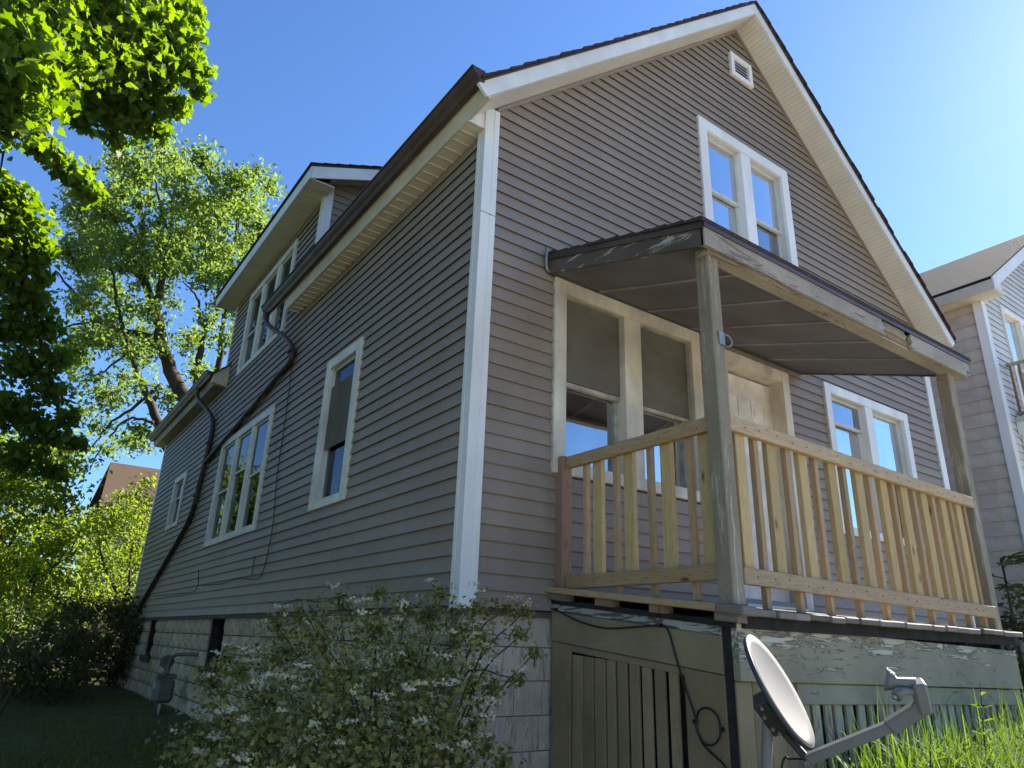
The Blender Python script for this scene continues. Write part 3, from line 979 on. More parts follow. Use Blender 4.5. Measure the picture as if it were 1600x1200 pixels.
MB().prism([(-0.31, DYa + 0.005, dz(-0.31)), (2.2, DYa + 0.005, dz(2.2)), (2.2, DYa + 0.005, dz(2.2) - 0.17), (-0.31, DYa + 0.005, dz(-0.31) - 0.17)], (0, 0.022, 0)).build('dormer_rake_fascia', M['fascia'], HOUSE)
MB().box((-0.325, DYa + 0.005, dz(-0.31) - 0.175), (-0.305, DYb - 0.01, dz(-0.31) + 0.01)).build('dormer_eave_fascia', M['fascia'], HOUSE)
zb_ = dz(-0.31) - 0.165
MB().box((-0.305, DYa + 0.028, zb_), (0.0, DYb - 0.012, zb_ + 0.012)).build('dormer_soffit', M['soff_d'], HOUSE)
MB().hexa([(0.0, DYa + 0.028, dz(0) - 0.10), (2.2, DYa + 0.028, dz(2.2) - 0.10), (2.2, DY0, dz(2.2) - 0.10), (0.0, DY0, dz(0) - 0.10),
           (0.0, DYa + 0.028, dz(0) - 0.09), (2.2, DYa + 0.028, dz(2.2) - 0.09), (2.2, DY0, dz(2.2) - 0.09), (0.0, DY0, dz(0) - 0.09)]).build('dormer_soffit', M['soff_d'], HOUSE)
MB().prism([(-0.30, DYa + 0.24, zb_), (0, DYa + 0.24, zb_), (0, DYa + 0.24, dz(0) - 0.10), (-0.30, DYa + 0.24, dz(-0.30) - 0.03)], (0, 0.01, 0)).build('soffit_return', M['soff_p'], HOUSE)

# downspouts
def spout(pts, r, name='downspout'):
    return MB().tube(smooth_path(pts, 5), r, 10, sx=0.75).build(name, M['gutter'], HOUSE, smooth=True)


spout([(-0.29, 4.70, 3.66), (-0.28, 4.69, 3.56), (-0.24, 4.60, 3.44), (-0.13, 4.33, 3.25), (-0.065, 4.14, 3.07), (-0.055, 4.08, 2.93), (-0.055, 4.16, 2.86), (-0.055, 4.5, 2.82), (-0.055, 5.3, 2.69), (-0.055, 6.6, 2.50), (-0.055, 7.6, 2.36), (-0.055, 7.95, 2.30)], 0.040)
spout([(-0.29, 8.45, 3.66), (-0.28, 8.43, 3.52), (-0.22, 8.35, 3.40), (-0.11, 8.12, 3.20), (-0.06, 7.92, 3.00), (-0.055, 7.86, 2.72), (-0.055, 7.93, 2.32), (-0.055, 8.05, 1.95), (-0.055, 8.15, 1.62), (-0.055, 8.45, 1.38), (-0.055, 9.5, 0.93), (-0.055, 10.65, 0.46), (-0.055, 11.6, 0.02), (-0.07, 11.95, -0.30), (-0.09, 12.2, -1.2)], 0.044)
for (y, z) in ((7.87, 2.62), (8.1, 1.8), (4.1, 2.98)):
    MB().box((-0.118, y - 0.06, z - 0.012), (-0.016, y + 0.06, z + 0.012)).build('pipe_strap', M['gutter'], HOUSE)

# foundation of rock faced blocks, basement windows
FND = MB().box((0.075, 0.08, -1.75), (0.10, 5.47, -0.03)).box((0.075, 6.20, -1.75), (0.10, 9.80, -0.03)).box((0.075, 10.46, -1.75), (0.10, YB - 0.02, -0.03)).box((0.075, 5.47, -1.75), (0.10, 6.20, -0.66)).box((0.075, 9.80, -1.75), (0.10, 10.46, -0.66)).build('foundation', M['mortar'], HOUSE)
MB().box((0.0, 0.075, -1.75), (WX, 0.10, -0.03)).build('front_foundation', M['mortar'], HOUSE)
bw_ = [(5.47, 6.20, -0.62, -0.02), (9.80, 10.46, -0.62, -0.02)]
def block_mesh(l, h, rough, seed):
    rr = random.Random(seed)
    mb = MB()
    nx, nz = 4, 3
    for j in range(nz + 1):
        for i in range(nx + 1):
            u, zz = l * i / nx, h * j / nz
            e = 0 if i in (0, nx) or j in (0, nz) else rough * rr.uniform(0.5, 1.5)
            mb.v.append((-0.010 - e, u, zz))
    for j in range(nz):
        for i in range(nx):
            a = j * (nx + 1) + i
            mb.f.append((a, a + 1, a + nx + 2, a + nx + 1))
    b0 = len(mb.v)
    mb.v += [(0.05, 0, 0), (0.05, l, 0), (0.05, l, h), (0.05, 0, h)]
    mb.f += [(0, nx, b0 + 1, b0)[::-1], (nz * (nx + 1), nz * (nx + 1) + nx, b0 + 2, b0 + 3), (0, nz * (nx + 1), b0 + 3, b0)]
    mb.f += [(nx, nz * (nx + 1) + nx, b0 + 2, b0 + 1)]
    return mb.mesh('block')


BH, BL = 0.20, 0.405
full = [block_mesh(BL - 0.012, BH - 0.012, 0.020, k) for k in range(6)]
for r in range(8):
    z = -0.04 - (r + 1) * BH
    y = 0.02 - (BL / 2 if r % 2 else 0)
    while y < YB - 0.05:
        a, b = max(y, 0.02), min(y + BL, YB - 0.03)
        segs = [(a, b)]
        for (o0, o1, o2, o3) in bw_:
            if z < o3 and z + BH > o2 + 0.02:
                ns = []
                for (p, q) in segs:
                    if q <= o0 or p >= o1: ns.append((p, q)); continue
                    if p < o0: ns.append((p, o0))
                    if q > o1: ns.append((o1, q))
                segs = ns
        for (p, q) in segs:
            if q - p < 0.05: continue
            me = full[random.randrange(6)] if abs(q - p - BL) < 0.01 else block_mesh(q - p - 0.012, BH - 0.012, 0.018, int(p * 100) + r)
            link('block', me, M['block'], FND, (0.045, p, z))
        y += BL
for r in range(8):
    z = -0.04 - (r + 1) * BH
    x = 0.045 - (BL / 2 if r % 2 else 0)
    while x < 0.78:
        a, b = max(x, 0.045), min(x + BL, 0.80)
        if b - a > 0.04:
            MB().box((a, 0.03, z), (b - 0.004, 0.08, z + BH - 0.004)).build('block', M['paintblock'], FND, bevel=0.003)
        x += BL
for (o0, o1, o2, o3) in bw_:
    fr = MB(S)
    fr.box((o0, -0.20, o2), (o0 + 0.05, -0.06, o3)).box((o1 - 0.05, -0.20, o2), (o1, -0.06, o3)).box((o0 + 0.05, -0.20, o3 - 0.05), (o1 - 0.05, -0.06, o3)).box((o0 + 0.05, -0.20, o2), (o1 - 0.05, -0.06, o2 + 0.05))
    bwo = fr.build('basement_window', M['dark'], HOUSE)
    MB(S).box((o0 + 0.04, -0.17, o2 + 0.04), (o1 - 0.04, -0.165, o3 - 0.04)).build('pane', M['screen'], bwo)
    MB(S).box((o0 - 0.06, -0.20, o2 - 0.10), (o1 + 0.05, 0.015, o2 - 0.005)).build('sill', M['rust'], bwo, bevel=0.006)
# sill board under the siding
MB().box((-0.004, 0.0, -0.055), (0.07, YB, -0.022)).build('sill_plate', M['plate'], HOUSE)
MB().box((0.0, -0.004, -0.058), (0.72, 0.07, -0.024)).build('sill_plate', M['plate'], HOUSE)

# ------------------------------------------------------------------ the porch
PX0, PX1, PY = 0.72, 3.86, -1.45
SH = 0.10
PORCH = thing('porch', 'old wooden front porch with lean-to roof and new timber railing', 'porch', (2.3, -0.75, -1.0))
# deck boards running front to back (their ends show along the front edge)
x = PX0 + 0.035
ctr = [(i, k) for i, k in ()]
widths = [0.185, 0.14, 0.135, 0.20, 0.14, 0.14, 0.20, 0.15, 0.17, 0.19, 0.15, 0.16, 0.15, 0.16, 0.20, 0.16, 0.17, 0.17, 0.18, 0.16, 0.20]
for wd in widths:
    if x + wd > PX1 + 0.13: break
    fr = -1.565 + random.uniform(-0.012, 0.012)
    dzv = random.uniform(-0.006, 0.004)
    mb = MB().box((x, fr, 0.100 + dzv), (x + wd - 0.006, -0.03, 0.135 + dzv))
    mb.build('deck_board', M['deck'], PORCH, bevel=0.006, shear=SH)
    x += wd
# new edge board along the left side and shims under it
MB().box((0.645, -1.40, 0.105), (PX0 + 0.03, 0.02, 0.143)).build('edge_board', M['lum_y'], PORCH, bevel=0.003, shear=SH)
MB().box((0.640, -1.575, 0.098), (PX0 + 0.04, -1.405, 0.146)).build('edge_block', M['deck'], PORCH, bevel=0.008, shear=SH)
for (a, b, m_) in ((-0.62, -0.48, 'lum_p'), (-1.04, -0.93, 'lum_p'), (-0.20, -0.02, 'deck'), (-1.52, -1.38, 'deck')):
    MB().box((0.665, a, 0.062), (PX0 + 0.02, b, 0.104)).build('shim_block', M[m_], PORCH, shear=SH)
# rim joists, dark
MB().box((PX0 - 0.02, -1.47, 0.035), (PX0 + 0.02, 0.0, 0.066)).build('rim_joist', M['dark'], PORCH, shear=SH)
MB().box((PX0 + 0.03, -1.50, 0.035), (PX1 + 0.10, -1.45, 0.098)).build('rim_joist', M['dark'], PORCH, shear=SH)
for k in range(6):
    xx = PX0 + 0.3 + k * 0.55
    MB().box((xx, -1.44, -0.05), (xx + 0.04, 0.0, 0.098)).build('floor_joist', M['dark'], PORCH, shear=SH)

# posts
def post(x0, y0, wd, zb, zt, lean=0.0, mat='post'):
    mb = MB().hexa([(x0, y0 - wd, zb), (x0 + wd, y0 - wd, zb), (x0 + wd, y0, zb), (x0, y0, zb),
                    (x0 + lean, y0 - wd, zt), (x0 + wd + lean, y0 - wd, zt), (x0 + wd + lean, y0, zt), (x0 + lean, y0, zt)])
    return mb.build('post', M[mat], PORCH, bevel=0.006)


post(0.722, -1.365, 0.098, 0.0, 2.10, -0.012)
post(3.715, -1.365, 0.098, -0.03, 2.14, 0.02)
post(0.722, -0.004, 0.088, 0.13, 1.035, 0, 'lum_p')

# left railing
RL = MB().box((0.752, -1.36, 0.945), (0.790, -0.095, 1.03)).build('left_railing', M['lum_y'], PORCH, bevel=0.004)
RL['label'] = 'pine railing on the left side of the porch'
MB().box((0.752, -1.36, 0.128), (0.790, -0.095, 0.213)).build('bottom_rail', M['lum_y'], RL, bevel=0.004)
for y in (-0.372, -0.665, -0.982, -1.275):
    MB().box((0.790, y - 0.043, 0.135), (0.826, y + 0.043, 1.0)).build('wide_baluster', M['lum_w'], RL, bevel=0.003)
for (y, zb) in ((-0.247, 0.14), (-0.543, 0.085), (-0.845, 0.058), (-1.158, 0.030)):
    MB().box((0.791, y - 0.020, zb), (0.828, y + 0.020, 1.0)).build('narrow_baluster', M['lum_n'], RL, bevel=0.003)
# front railing
def rail(x0, x1, za0, zb0, za1, zb1, name, parent):
    return MB().hexa([(x0, -1.468, za0), (x1, -1.468, za1), (x1, -1.430, za1), (x0, -1.430, za0), (x0, -1.468, zb0), (x1, -1.468, zb1), (x1, -1.430, zb1), (x0, -1.430, zb0)]).build(name, M['lum_x'], parent, bevel=0.004)


RF = rail(0.80, 3.73, 0.935, 1.022, 0.885, 0.968, 'front_railing', PORCH)
RF['label'] = 'long pine railing along the front of the porch'
rail(0.82, 3.76, 0.108, 0.194, 0.070, 0.154, 'bottom_rail', RF)
for x in (0.925, 1.215, 1.527, 1.845, 2.155, 2.462, 2.737, 3.017, 3.305, 3.548):
    t = (x - 0.8) / 2.93
    MB().box((x - 0.045, -1.430, 0.12 - 0.03 * t), (x + 0.040, -1.394, 0.99 - 0.05 * t)).build('wide_baluster', M['lum_w'], RF, bevel=0.003)
for x in (1.068, 1.372, 1.668, 1.985, 2.293, 2.592, 2.878, 3.154, 3.424, 3.655):
    t = (x - 0.8) / 2.93
    MB().box((x - 0.020, -1.429, -0.005 - 0.015 * t), (x + 0.020, -1.391, 0.99 - 0.05 * t)).build('narrow_baluster', M['lum_n'], RF, bevel=0.003)

# screw heads where the pickets are fixed
scm = MB().tube([(0, -0.0015, 0), (0, 0.002, 0)], 0.0042, 8).mesh('screw')
for x in (0.925, 1.215, 1.527, 1.845, 2.155, 2.462, 2.737, 3.017, 3.305, 3.548, 1.068, 1.372, 1.668, 1.985, 2.293, 2.592, 2.878, 3.154, 3.424):
    t = (x - 0.8) / 2.93
    for z in (0.975 - 0.05 * t, 0.150 - 0.038 * t):
        link('screw', scm, M['dishd'], RF, (x + random.uniform(-0.012, 0.012), -1.4695, z + random.uniform(-0.012, 0.012)))
scm2 = MB().tube([(-0.0015, 0, 0), (0.002, 0, 0)], 0.0042, 8).mesh('screw')
for y in (-0.372, -0.665, -0.982, -1.275, -0.247, -0.543, -0.845, -1.158):
    for z in (0.985, 0.17):
        link('screw', scm2, M['dishd'], RL, (0.7515, y + random.uniform(-0.01, 0.01), z + random.uniform(-0.012, 0.012)))

# porch roof
RS = 0.312
RX0, RX1, RY = 0.615, 3.98, -1.515
def pu(y): return 2.505 + RS * y        # underside
PRF = MB().hexa([(RX0 + 0.03, RY + 0.03, pu(RY + 0.03)), (RX1 - 0.03, RY + 0.03, pu(RY + 0.03)), (RX1 - 0.03, 0, pu(0)), (RX0 + 0.03, 0, pu(0)),
                 (RX0 + 0.03, RY + 0.03, pu(RY + 0.03) + 0.02), (RX1 - 0.03, RY + 0.03, pu(RY + 0.03) + 0.02), (RX1 - 0.03, 0, pu(0) + 0.02), (RX0 + 0.03, 0, pu(0) + 0.02)]).build('porch_ceiling', M['ceil'], PORCH)
for xb in (1.12, 1.68, 2.24, 2.80, 3.36):
    MB().hexa([(xb, RY + 0.06, pu(RY + 0.06) - 0.009), (xb + 0.03, RY + 0.06, pu(RY + 0.06) - 0.009), (xb + 0.03, -0.03, pu(-0.03) - 0.009), (xb, -0.03, pu(-0.03) - 0.009),
               (xb, RY + 0.06, pu(RY + 0.06)), (xb + 0.03, RY + 0.06, pu(RY + 0.06)), (xb + 0.03, -0.03, pu(-0.03)), (xb, -0.03, pu(-0.03))]).build('ceiling_batten', M['battn'], PORCH)
MB().box((RX0 + 0.03, -0.05, 2.478), (RX1 - 0.03, -0.018, 2.52)).build('ledger_moulding', M['green'], PORCH)
# decking of the roof
MB().hexa([(RX0 + 0.005, RY, pu(RY) + 0.125), (RX1, RY, pu(RY) + 0.125), (RX1, 0, pu(0) + 0.125), (RX0 + 0.005, 0, pu(0) + 0.125),
           (RX0 + 0.005, RY, pu(RY) + 0.145), (RX1, RY, pu(RY) + 0.145), (RX1, 0, pu(0) + 0.145), (RX0 + 0.005, 0, pu(0) + 0.145)]).build('roof_decking', M['dark'], PORCH)
for k in range(11):
    ya = RY - 0.025 + k * 0.142
    yb = min(ya + 0.185, 0.0)
    j0 = random.uniform(-0.012, 0.012)
    if ya > -0.03: break
    MB().hexa([(RX0 - 0.022 + j0, ya, pu(ya) + 0.147), (RX1 + 0.05 - j0, ya, pu(ya) + 0.147), (RX1 + 0.05 - j0, yb, pu(yb) + 0.147), (RX0 - 0.022 + j0, yb, pu(yb) + 0.147),
               (RX0 - 0.022 + j0, ya, pu(ya) + 0.176), (RX1 + 0.05 - j0, ya, pu(ya) + 0.176), (RX1 + 0.05 - j0, yb, pu(yb) + 0.158), (RX0 - 0.022 + j0, yb, pu(yb) + 0.158)]).build('shingle_course', M['shingle'], PORCH)
# drip edge along the front
MB().hexa([(RX0 - 0.01, RY - 0.022, pu(RY) + 0.108), (RX1 + 0.03, RY - 0.022, pu(RY) + 0.108), (RX1 + 0.03, RY - 0.016, pu(RY) + 0.108), (RX0 - 0.01, RY - 0.016, pu(RY) + 0.108),
           (RX0 - 0.01, RY - 0.022, pu(RY) + 0.150), (RX1 + 0.03, RY - 0.022, pu(RY) + 0.150), (RX1 + 0.03, RY - 0.016, pu(RY) + 0.150), (RX0 - 0.01, RY - 0.016, pu(RY) + 0.150)]).build('drip_edge', M['gutter'], PORCH)
MB().hexa([(RX0 - 0.014, RY - 0.01, pu(RY) + 0.100), (RX0 - 0.006, RY - 0.01, pu(RY) + 0.100), (RX0 - 0.006, 0, pu(0) + 0.100), (RX0 - 0.014, 0, pu(0) + 0.100),
           (RX0 - 0.014, RY - 0.01, pu(RY) + 0.148), (RX0 - 0.006, RY - 0.01, pu(RY) + 0.148), (RX0 - 0.006, 0, pu(0) + 0.148), (RX0 - 0.014, 0, pu(0) + 0.148)]).build('drip_edge', M['gutter'], PORCH)
# fascia: left end, front in two lengths with a rotten break between them
MB().hexa([(RX0, RY + 0.0, pu(RY) - 0.012), (RX0 + 0.028, RY, pu(RY) - 0.012), (RX0 + 0.028, 0, pu(0) - 0.012), (RX0, 0, pu(0) - 0.012),
           (RX0, RY + 0.0, pu(RY) + 0.125), (RX0 + 0.028, RY, pu(RY) + 0.125), (RX0 + 0.028, 0, pu(0) + 0.125), (RX0, 0, pu(0) + 0.125)]).build('side_fascia', M['proof_l'], PORCH)
MB().hexa([(RX1 - 0.028, RY + 0.0, pu(RY) - 0.012), (RX1, RY, pu(RY) - 0.012), (RX1, 0, pu(0) - 0.012), (RX1 - 0.028, 0, pu(0) - 0.012),
           (RX1 - 0.028, RY + 0.0, pu(RY) + 0.125), (RX1, RY, pu(RY) + 0.125), (RX1, 0, pu(0) + 0.125), (RX1 - 0.028, 0, pu(0) + 0.125)]).build('side_fascia', M['proof_l'], PORCH)
zf = pu(RY)
def ragged(xa, xb, za, zb, y, th, jl, jr, mat, name):
    """board with broken ends"""
    L = [(xa + random.uniform(0, jl), za + (zb - za) * q) for q in (0, .25, .5, .75, 1)]
    R = [(xb - random.uniform(0, jr), za + (zb - za) * q) for q in (1, .75, .5, .25, 0)]
    return MB().prism([(x_, y, z_) for x_, z_ in L + R], (0, th, 0)).build(name, M[mat], PORCH)


ragged(RX0 + 0.0, 2.68, zf - 0.012, zf + 0.122, RY - 0.012, 0.026, 0.0, 0.10, 'proof_f', 'front_fascia')
ragged(3.00, RX1 + 0.02, zf - 0.020, zf + 0.106, RY - 0.016, 0.028, 0.05, 0.02, 'proof_f', 'front_fascia')
ragged(2.55, 3.08, zf + 0.0, zf + 0.055, RY + 0.012, 0.018, 0.05, 0.05, 'lum_p', 'broken_fascia')
ragged(2.62, 3.02, zf + 0.045, zf + 0.12, RY + 0.004, 0.018, 0.08, 0.06, 'slat', 'broken_fascia')
ragged(RX1 - 0.05, RX1 + 0.045, zf + 0.0, zf + 0.03, RY - 0.02, 0.02, 0.02, 0.03, 'palepeel', 'splinter')
MB().box((RX0 + 0.06, RY + 0.02, zf - 0.020), (RX1 - 0.06, RY + 0.11, zf + 0.02)).build('header_beam', M['proof_f'], PORCH)
# wall flashing pipe at the left end of the roof
MB().tube(smooth_path([(RX0 - 0.02, -0.03, 2.70), (RX0 - 0.035, -0.05, 2.66), (RX0 - 0.035, -0.05, 2.52), (RX0 - 0.0, -0.04, 2.49)], 4), 0.012, 8).build('roof_conduit', M['galv'], PORCH, smooth=True)
# hook and bracket on the left post
hk = [(0.785, -1.468, 1.50), (0.805, -1.49, 1.50), (0.815, -1.505, 1.47), (0.812, -1.508, 1.44), (0.80, -1.50, 1.425), (0.79, -1.48, 1.43)]
MB().tube(smooth_path(hk, 5), 0.0055, 8).build('hook', M['galv'], PORCH, smooth=True)
MB().box((0.752, -1.475, 1.44), (0.80, -1.466, 1.52)).build('hook_plate', M['galv'], PORCH)
MB().prism([(0.822, -1.43, 1.36), (0.86, -1.43, 1.38), (0.822, -1.43, 1.30)], (0, 0.012, 0)).build('bracket', M['galv'], PORCH)

# side skirt (left), following the slope of the deck
def sk(a, b, z0, z1, x0, x1, mat, name, bev=0.003, par=PORCH):
    return MB().box((x0, a, z0), (x1, b, z1)).build(name, M[mat], par, bevel=bev, shear=SH)


SKL = sk(-1.375, 0.0, -0.195, -0.012, PX0 - 0.008, PX0 + 0.018, 'olive_h', 'side_skirt')
sk(-1.375, 0.0, -0.010, 0.036, PX0 - 0.010, PX0 + 0.018, 'palepeel', 'top_edge', 0.002, SKL)
sk(-1.11, -0.19, -0.238, -0.199, PX0 + 0.0, PX0 + 0.02, 'olive_h', 'rail_board', 0.003, SKL)
sk(-0.186, 0.0, -1.35, -0.199, PX0 - 0.002, PX0 + 0.02, 'olive', 'stile_board', 0.003, SKL)
sk(-1.375, -1.115, -1.30, -0.199, PX0 - 0.002, PX0 + 0.02, 'olive', 'stile_board', 0.003, SKL)
ys_ = [-0.200, -0.308, -0.408, -0.512, -0.602, -0.701, -0.800, -0.895, -0.999, -1.095]
for k in range(len(ys_) - 1):
    gap = 0.008 + 0.003 * k
    MB().box((PX0 + 0.004, ys_[k + 1] + gap, -1.30), (PX0 + 0.022, ys_[k], -0.262 + SH * ys_[k] * 0.0)).build('slat', M['olive'], SKL, bevel=0.003, shear=0.06)
MB().box((PX0 + 0.06, -1.36, -1.5), (PX0 + 0.07, 0.0, -0.05)).build('shade_backing', M['dark'], PORCH)  # dark sheet standing in for the shade under the porch
# dark strip in the skirt corner, its colour standing for the gap's shade
MB().box((PX0 + 0.0, -1.43, -1.3), (PX0 + 0.03, -1.378, -0.075)).build('corner_gap_shade', M['dark'], PORCH, shear=0.0)
# front skirt
def bd(x0, x1, z0l, z1l, z0r, z1r, y, th, mat, name, bev=0.004, par=PORCH):
    return MB().hexa([(x0, y, z0l), (x1, y, z0r), (x1, y + th, z0r), (x0, y + th, z0l), (x0, y, z1l), (x1, y, z1r), (x1, y + th, z1r), (x0, y + th, z1l)]).build(name, M[mat], par, bevel=bev)


SKF = bd(0.718, 3.93, -0.357, -0.088, -0.410, -0.150, -1.475, 0.045, 'beamw', 'front_skirt')
bd(1.20, 3.92, -0.470, -0.366, -0.518, -0.418, -1.455, 0.028, 'beam2', 'lower_board', par=SKF)
for k in range(4):
    a = 0.722 + k * 0.121
    bd(a, a + 0.118, -1.35, -0.36, -1.35, -0.36, -1.443, 0.022, 'olive', 'panel_board', par=SKF)
x = 1.34
while x < 3.83:
    wd = random.uniform(0.058, 0.075)
    ln = random.uniform(-0.004, 0.004)
    MB().hexa([(x, -1.44, -1.30), (x + wd, -1.44, -1.30), (x + wd, -1.42, -1.30), (x, -1.42, -1.30), (x + ln, -1.44, -0.46), (x + wd + ln, -1.44, -0.46), (x + wd + ln, -1.42, -0.46), (x + ln, -1.42, -0.46)]).build('slat', M['slat'], SKF, bevel=0.003)
    x += wd + random.uniform(0.030, 0.055)
bd(1.212, 1.305, -1.30, -0.40, -1.30, -0.40, -1.445, 0.03, 'slat', 'stile_board', par=SKF)
bd(3.84, 3.935, -1.30, -0.42, -1.30, -0.42, -1.447, 0.06, 'olive', 'stile_board', par=SKF)
MB().box((PX0 + 0.1, -1.38, -1.5), (3.85, -1.37, -0.1)).build('shade_backing', M['dark'], PORCH)  # painted shade behind the front slats
MB().box((3.90, -1.40, -1.4), (3.925, 0.0, 0.0)).build('right_skirt', M['olive'], PORCH)

# coax cable along the side skirt with a coil
cx = PX0 - 0.022
loop = [(-1.190 , -0.553)]
cy, cz = -1.274, -0.573
path = [(0.03, -0.005), (-0.062, -0.006), (-0.28, -0.074), (-0.501, -0.114), (-0.666, -0.116), (-0.981, -0.102), (-1.037, -0.135), (-1.067, -0.207), (-1.104, -0.325), (-1.178, -0.495)]
for k in range(15):
    th = math.radians(15 - k * 29)
    path.append((cy + 0.078 * math.cos(th), cz + 0.083 * math.sin(th)))
path += [(-1.24, -0.66), (-1.30, -0.70), (-1.36, -0.735), (-1.37, -0.80), (-1.30, -1.0), (-1.25, -1.3)]
cab = MB().tube(smooth_path([(cx - 0.004 * (i % 2) - (0.004 if 12 < i < 22 else 0), y, z) for i, (y, z) in enumerate(path)], 4), 0.0052, 7).build('coax_cable', M['cable'], None, smooth=True)
tag(cab, 'black coax cable looped once on the olive porch skirt', 'cable')
for (y, z) in ((-0.062, -0.004), (-0.981, -0.100), (-1.187, -0.56), (-1.352, -0.58)):
    MB().box((cx - 0.010, y - 0.006, z - 0.010), (cx + 0.016, y + 0.006, z + 0.010)).build('clip', M['cable'], cab)

# cables on the side wall
def wire(yz, label, r=0.005, x=-0.028):
    o = MB().tube(smooth_path([(x, y, z) for y, z in yz], 4), r, 6).build('wall_cable', M['cable'], None, smooth=True)
    return tag(o, label, 'cable', 'cables stapled to the side wall')


wire([(4.167, 3.008), (4.08, 2.273), (4.061, 1.484), (3.938, 0.849), (4.049, 0.404), (4.366, 0.347), (5.032, 0.393), (5.734, 0.358), (6.88, 0.39)], 'long thin cable dropping beside the tall side window')
wire([(7.133, 0.611), (7.066, 0.337), (8.139, 0.321), (10.259, 0.347)], 'thin cable running to the rear below the small window')
wire([(4.429, 0.60), (4.447, 0.40)], 'short cable stub above the long cable sag')
wire([(3.716, 0.088), (3.263, 0.06), (2.826, 0.09), (2.255, 0.059), (1.7, 0.10)], 'sagging cable low on the wall above the flowering bush')

# gas meter
MT = thing('gas_meter', 'grey gas meter with pipes against the block foundation', 'gas meter', (-0.25, 6.9, -1.25))
def rbox(a, b, mat, name, par, bev=0.02): return MB().box(a, b).build(name, M[mat], par, bevel=bev)
rbox((-0.36, 6.72, -1.09), (-0.14, 6.98, -0.80), 'meter', 'meter_body', MT, 0.035)
rbox((-0.37, 6.76, -0.80), (-0.13, 6.94, -0.75), 'meter', 'meter_head', MT, 0.012)
rbox((-0.375, 6.78, -0.93), (-0.355, 6.92, -0.84), 'galv', 'meter_dial', MT, 0.004)
for y in (6.77, 6.93):
    MB().tube(smooth_path([(-0.25, y, -0.76), (-0.25, y, -0.62), (-0.22, y - 0.06, -0.52), (-0.12, y - 0.18, -0.50), (0.05, y - 0.22, -0.50)] if y < 6.9 else [(-0.25, y, -0.76), (-0.25, y, -0.60), (-0.25, y + 0.08, -0.55), (-0.22, y + 0.12, -0.75), (-0.22, y + 0.13, -1.4)], 5), 0.024, 10).build('pipe', M['meter'], MT, smooth=True)
MB().tube([(-0.26, 6.86, -0.60), (-0.26, 6.92, -0.60)], 0.085, 16).build('regulator', M['meter'], MT)
MB().tube([(-0.25, 6.85, -1.08), (-0.25, 6.85, -1.45)], 0.018, 8).build('support_stake', M['galv'], MT)

# ------------------------------------------------------------------ satellite dish
dc = Vector(at(1221, 1076, 2.86))
vd = Vector(at(1222, 1078, 1.0) - CAM).normalized()
Rv, Uv = Vector(RT), Vector(UP)
img = lambda dx, dy: (Rv * dx - Uv * dy).normalized()
long_ax = img(90, 190)
nrm_img = img(190, -90)
ndir = (nrm_img * 0.94 - vd * 0.345).normalized()
ax_a = (long_ax - ndir * long_ax.dot(ndir)).normalized()
ax_b = ndir.cross(ax_a).normalized()
DISH = thing('satellite_dish', 'pale grey satellite dish on a bent mast in front of the porch', 'satellite dish', tuple(Vector((dc.x, dc.y, -1.3))))
ra, rb = 0.226, 0.215
mb = MB()
rings, seg = 8, 40
for face in (0, 1):
    off = -0.016 * face
    for i in range(rings + 1):
        r = i / rings
        for k in range(seg):
            th = 2 * math.pi * k / seg
            q = dc + ax_a * (ra * r * math.cos(th)) + ax_b * (rb * r * math.sin(th)) + ndir * (0.036 * (r * r - 1) + off)
            mb.v.append(tuple(q))
nr = (rings + 1) * seg
for face in (0, 1):
    for i in range(rings):
        for k in range(seg):
            a = face * nr + i * seg + k; b = face * nr + i * seg + (k + 1) % seg
            mb.f.append((a, b, b + seg, a + seg))
for k in range(seg):
    a = rings * seg + k; b = rings * seg + (k + 1) % seg
    mb.f.append((a, b, b + nr, a + nr))
me = mb.mesh('reflector', smooth=True)
refl = link('reflector', me, M['dishw'], DISH)
# dark steel back shell and rim
mb = MB()
rim_pts = [tuple(dc + ax_a * (ra * 1.004 * math.cos(2 * math.pi * k / 48)) + ax_b * (rb * 1.004 * math.sin(2 * math.pi * k / 48)) - ndir * 0.012) for k in range(49)]
mb.tube(rim_pts, 0.011, 8, cap=False)
mb.build('rim', M['dishd'], DISH, smooth=True)
back = dc - ndir * 0.085
mb = MB()
def obox(mb, c, ex, ey, ez):
    pts = []
    for sz in (-1, 1):
        for (sx, sy) in ((-1, -1), (1, -1), (1, 1), (-1, 1)):
            pts.append(tuple(c + ex * sx + ey * sy + ez * sz))
    return mb.hexa(pts)


bc = dc - ndir * 0.10 + ax_a * 0.07
obox(mb, bc, ax_a * 0.075, ax_b * 0.045, ndir * 0.032)
br = mb.build('bracket', M['dishd'], DISH, bevel=0.006)
for (i, j) in ((-1, 0), (1, 0), (0.55, 1), (-0.4, 1)):
    p = bc + ax_a * (0.06 * i) - ndir * (0.012 * j) - ax_b * 0.052
    q = bc + ax_a * (0.06 * i) - ndir * (0.012 * j) + ax_b * 0.052
    MB().tube([tuple(p - ax_b * 0.008), tuple(q + ax_b * 0.008)], 0.008, 8).build('bolt', M['galv'], br)
bot = dc + ax_a * (ra - 0.03) - ndir * 0.06
mast = [bc - ndir * 0.015 - Vector((0, 0, 0.03)), bc - ndir * 0.03 - Vector((0, 0, 0.14)), bc - ndir * 0.05 - Vector((0, 0, 0.25)), Vector((bc.x - 0.10, bc.y + 0.02, bc.z - 0.42)), Vector((bc.x - 0.11, bc.y + 0.02, -1.9))]
MB().tube(smooth_path([tuple(p) for p in mast], 6), 0.022, 12).build('mast', M['lnb'], DISH, smooth=True)
a0 = Vector(at(1262, 1186, 2.82)); a1 = Vector(at(1395, 1133, 2.68)); a2 = Vector(at(1443, 1103, 2.63))
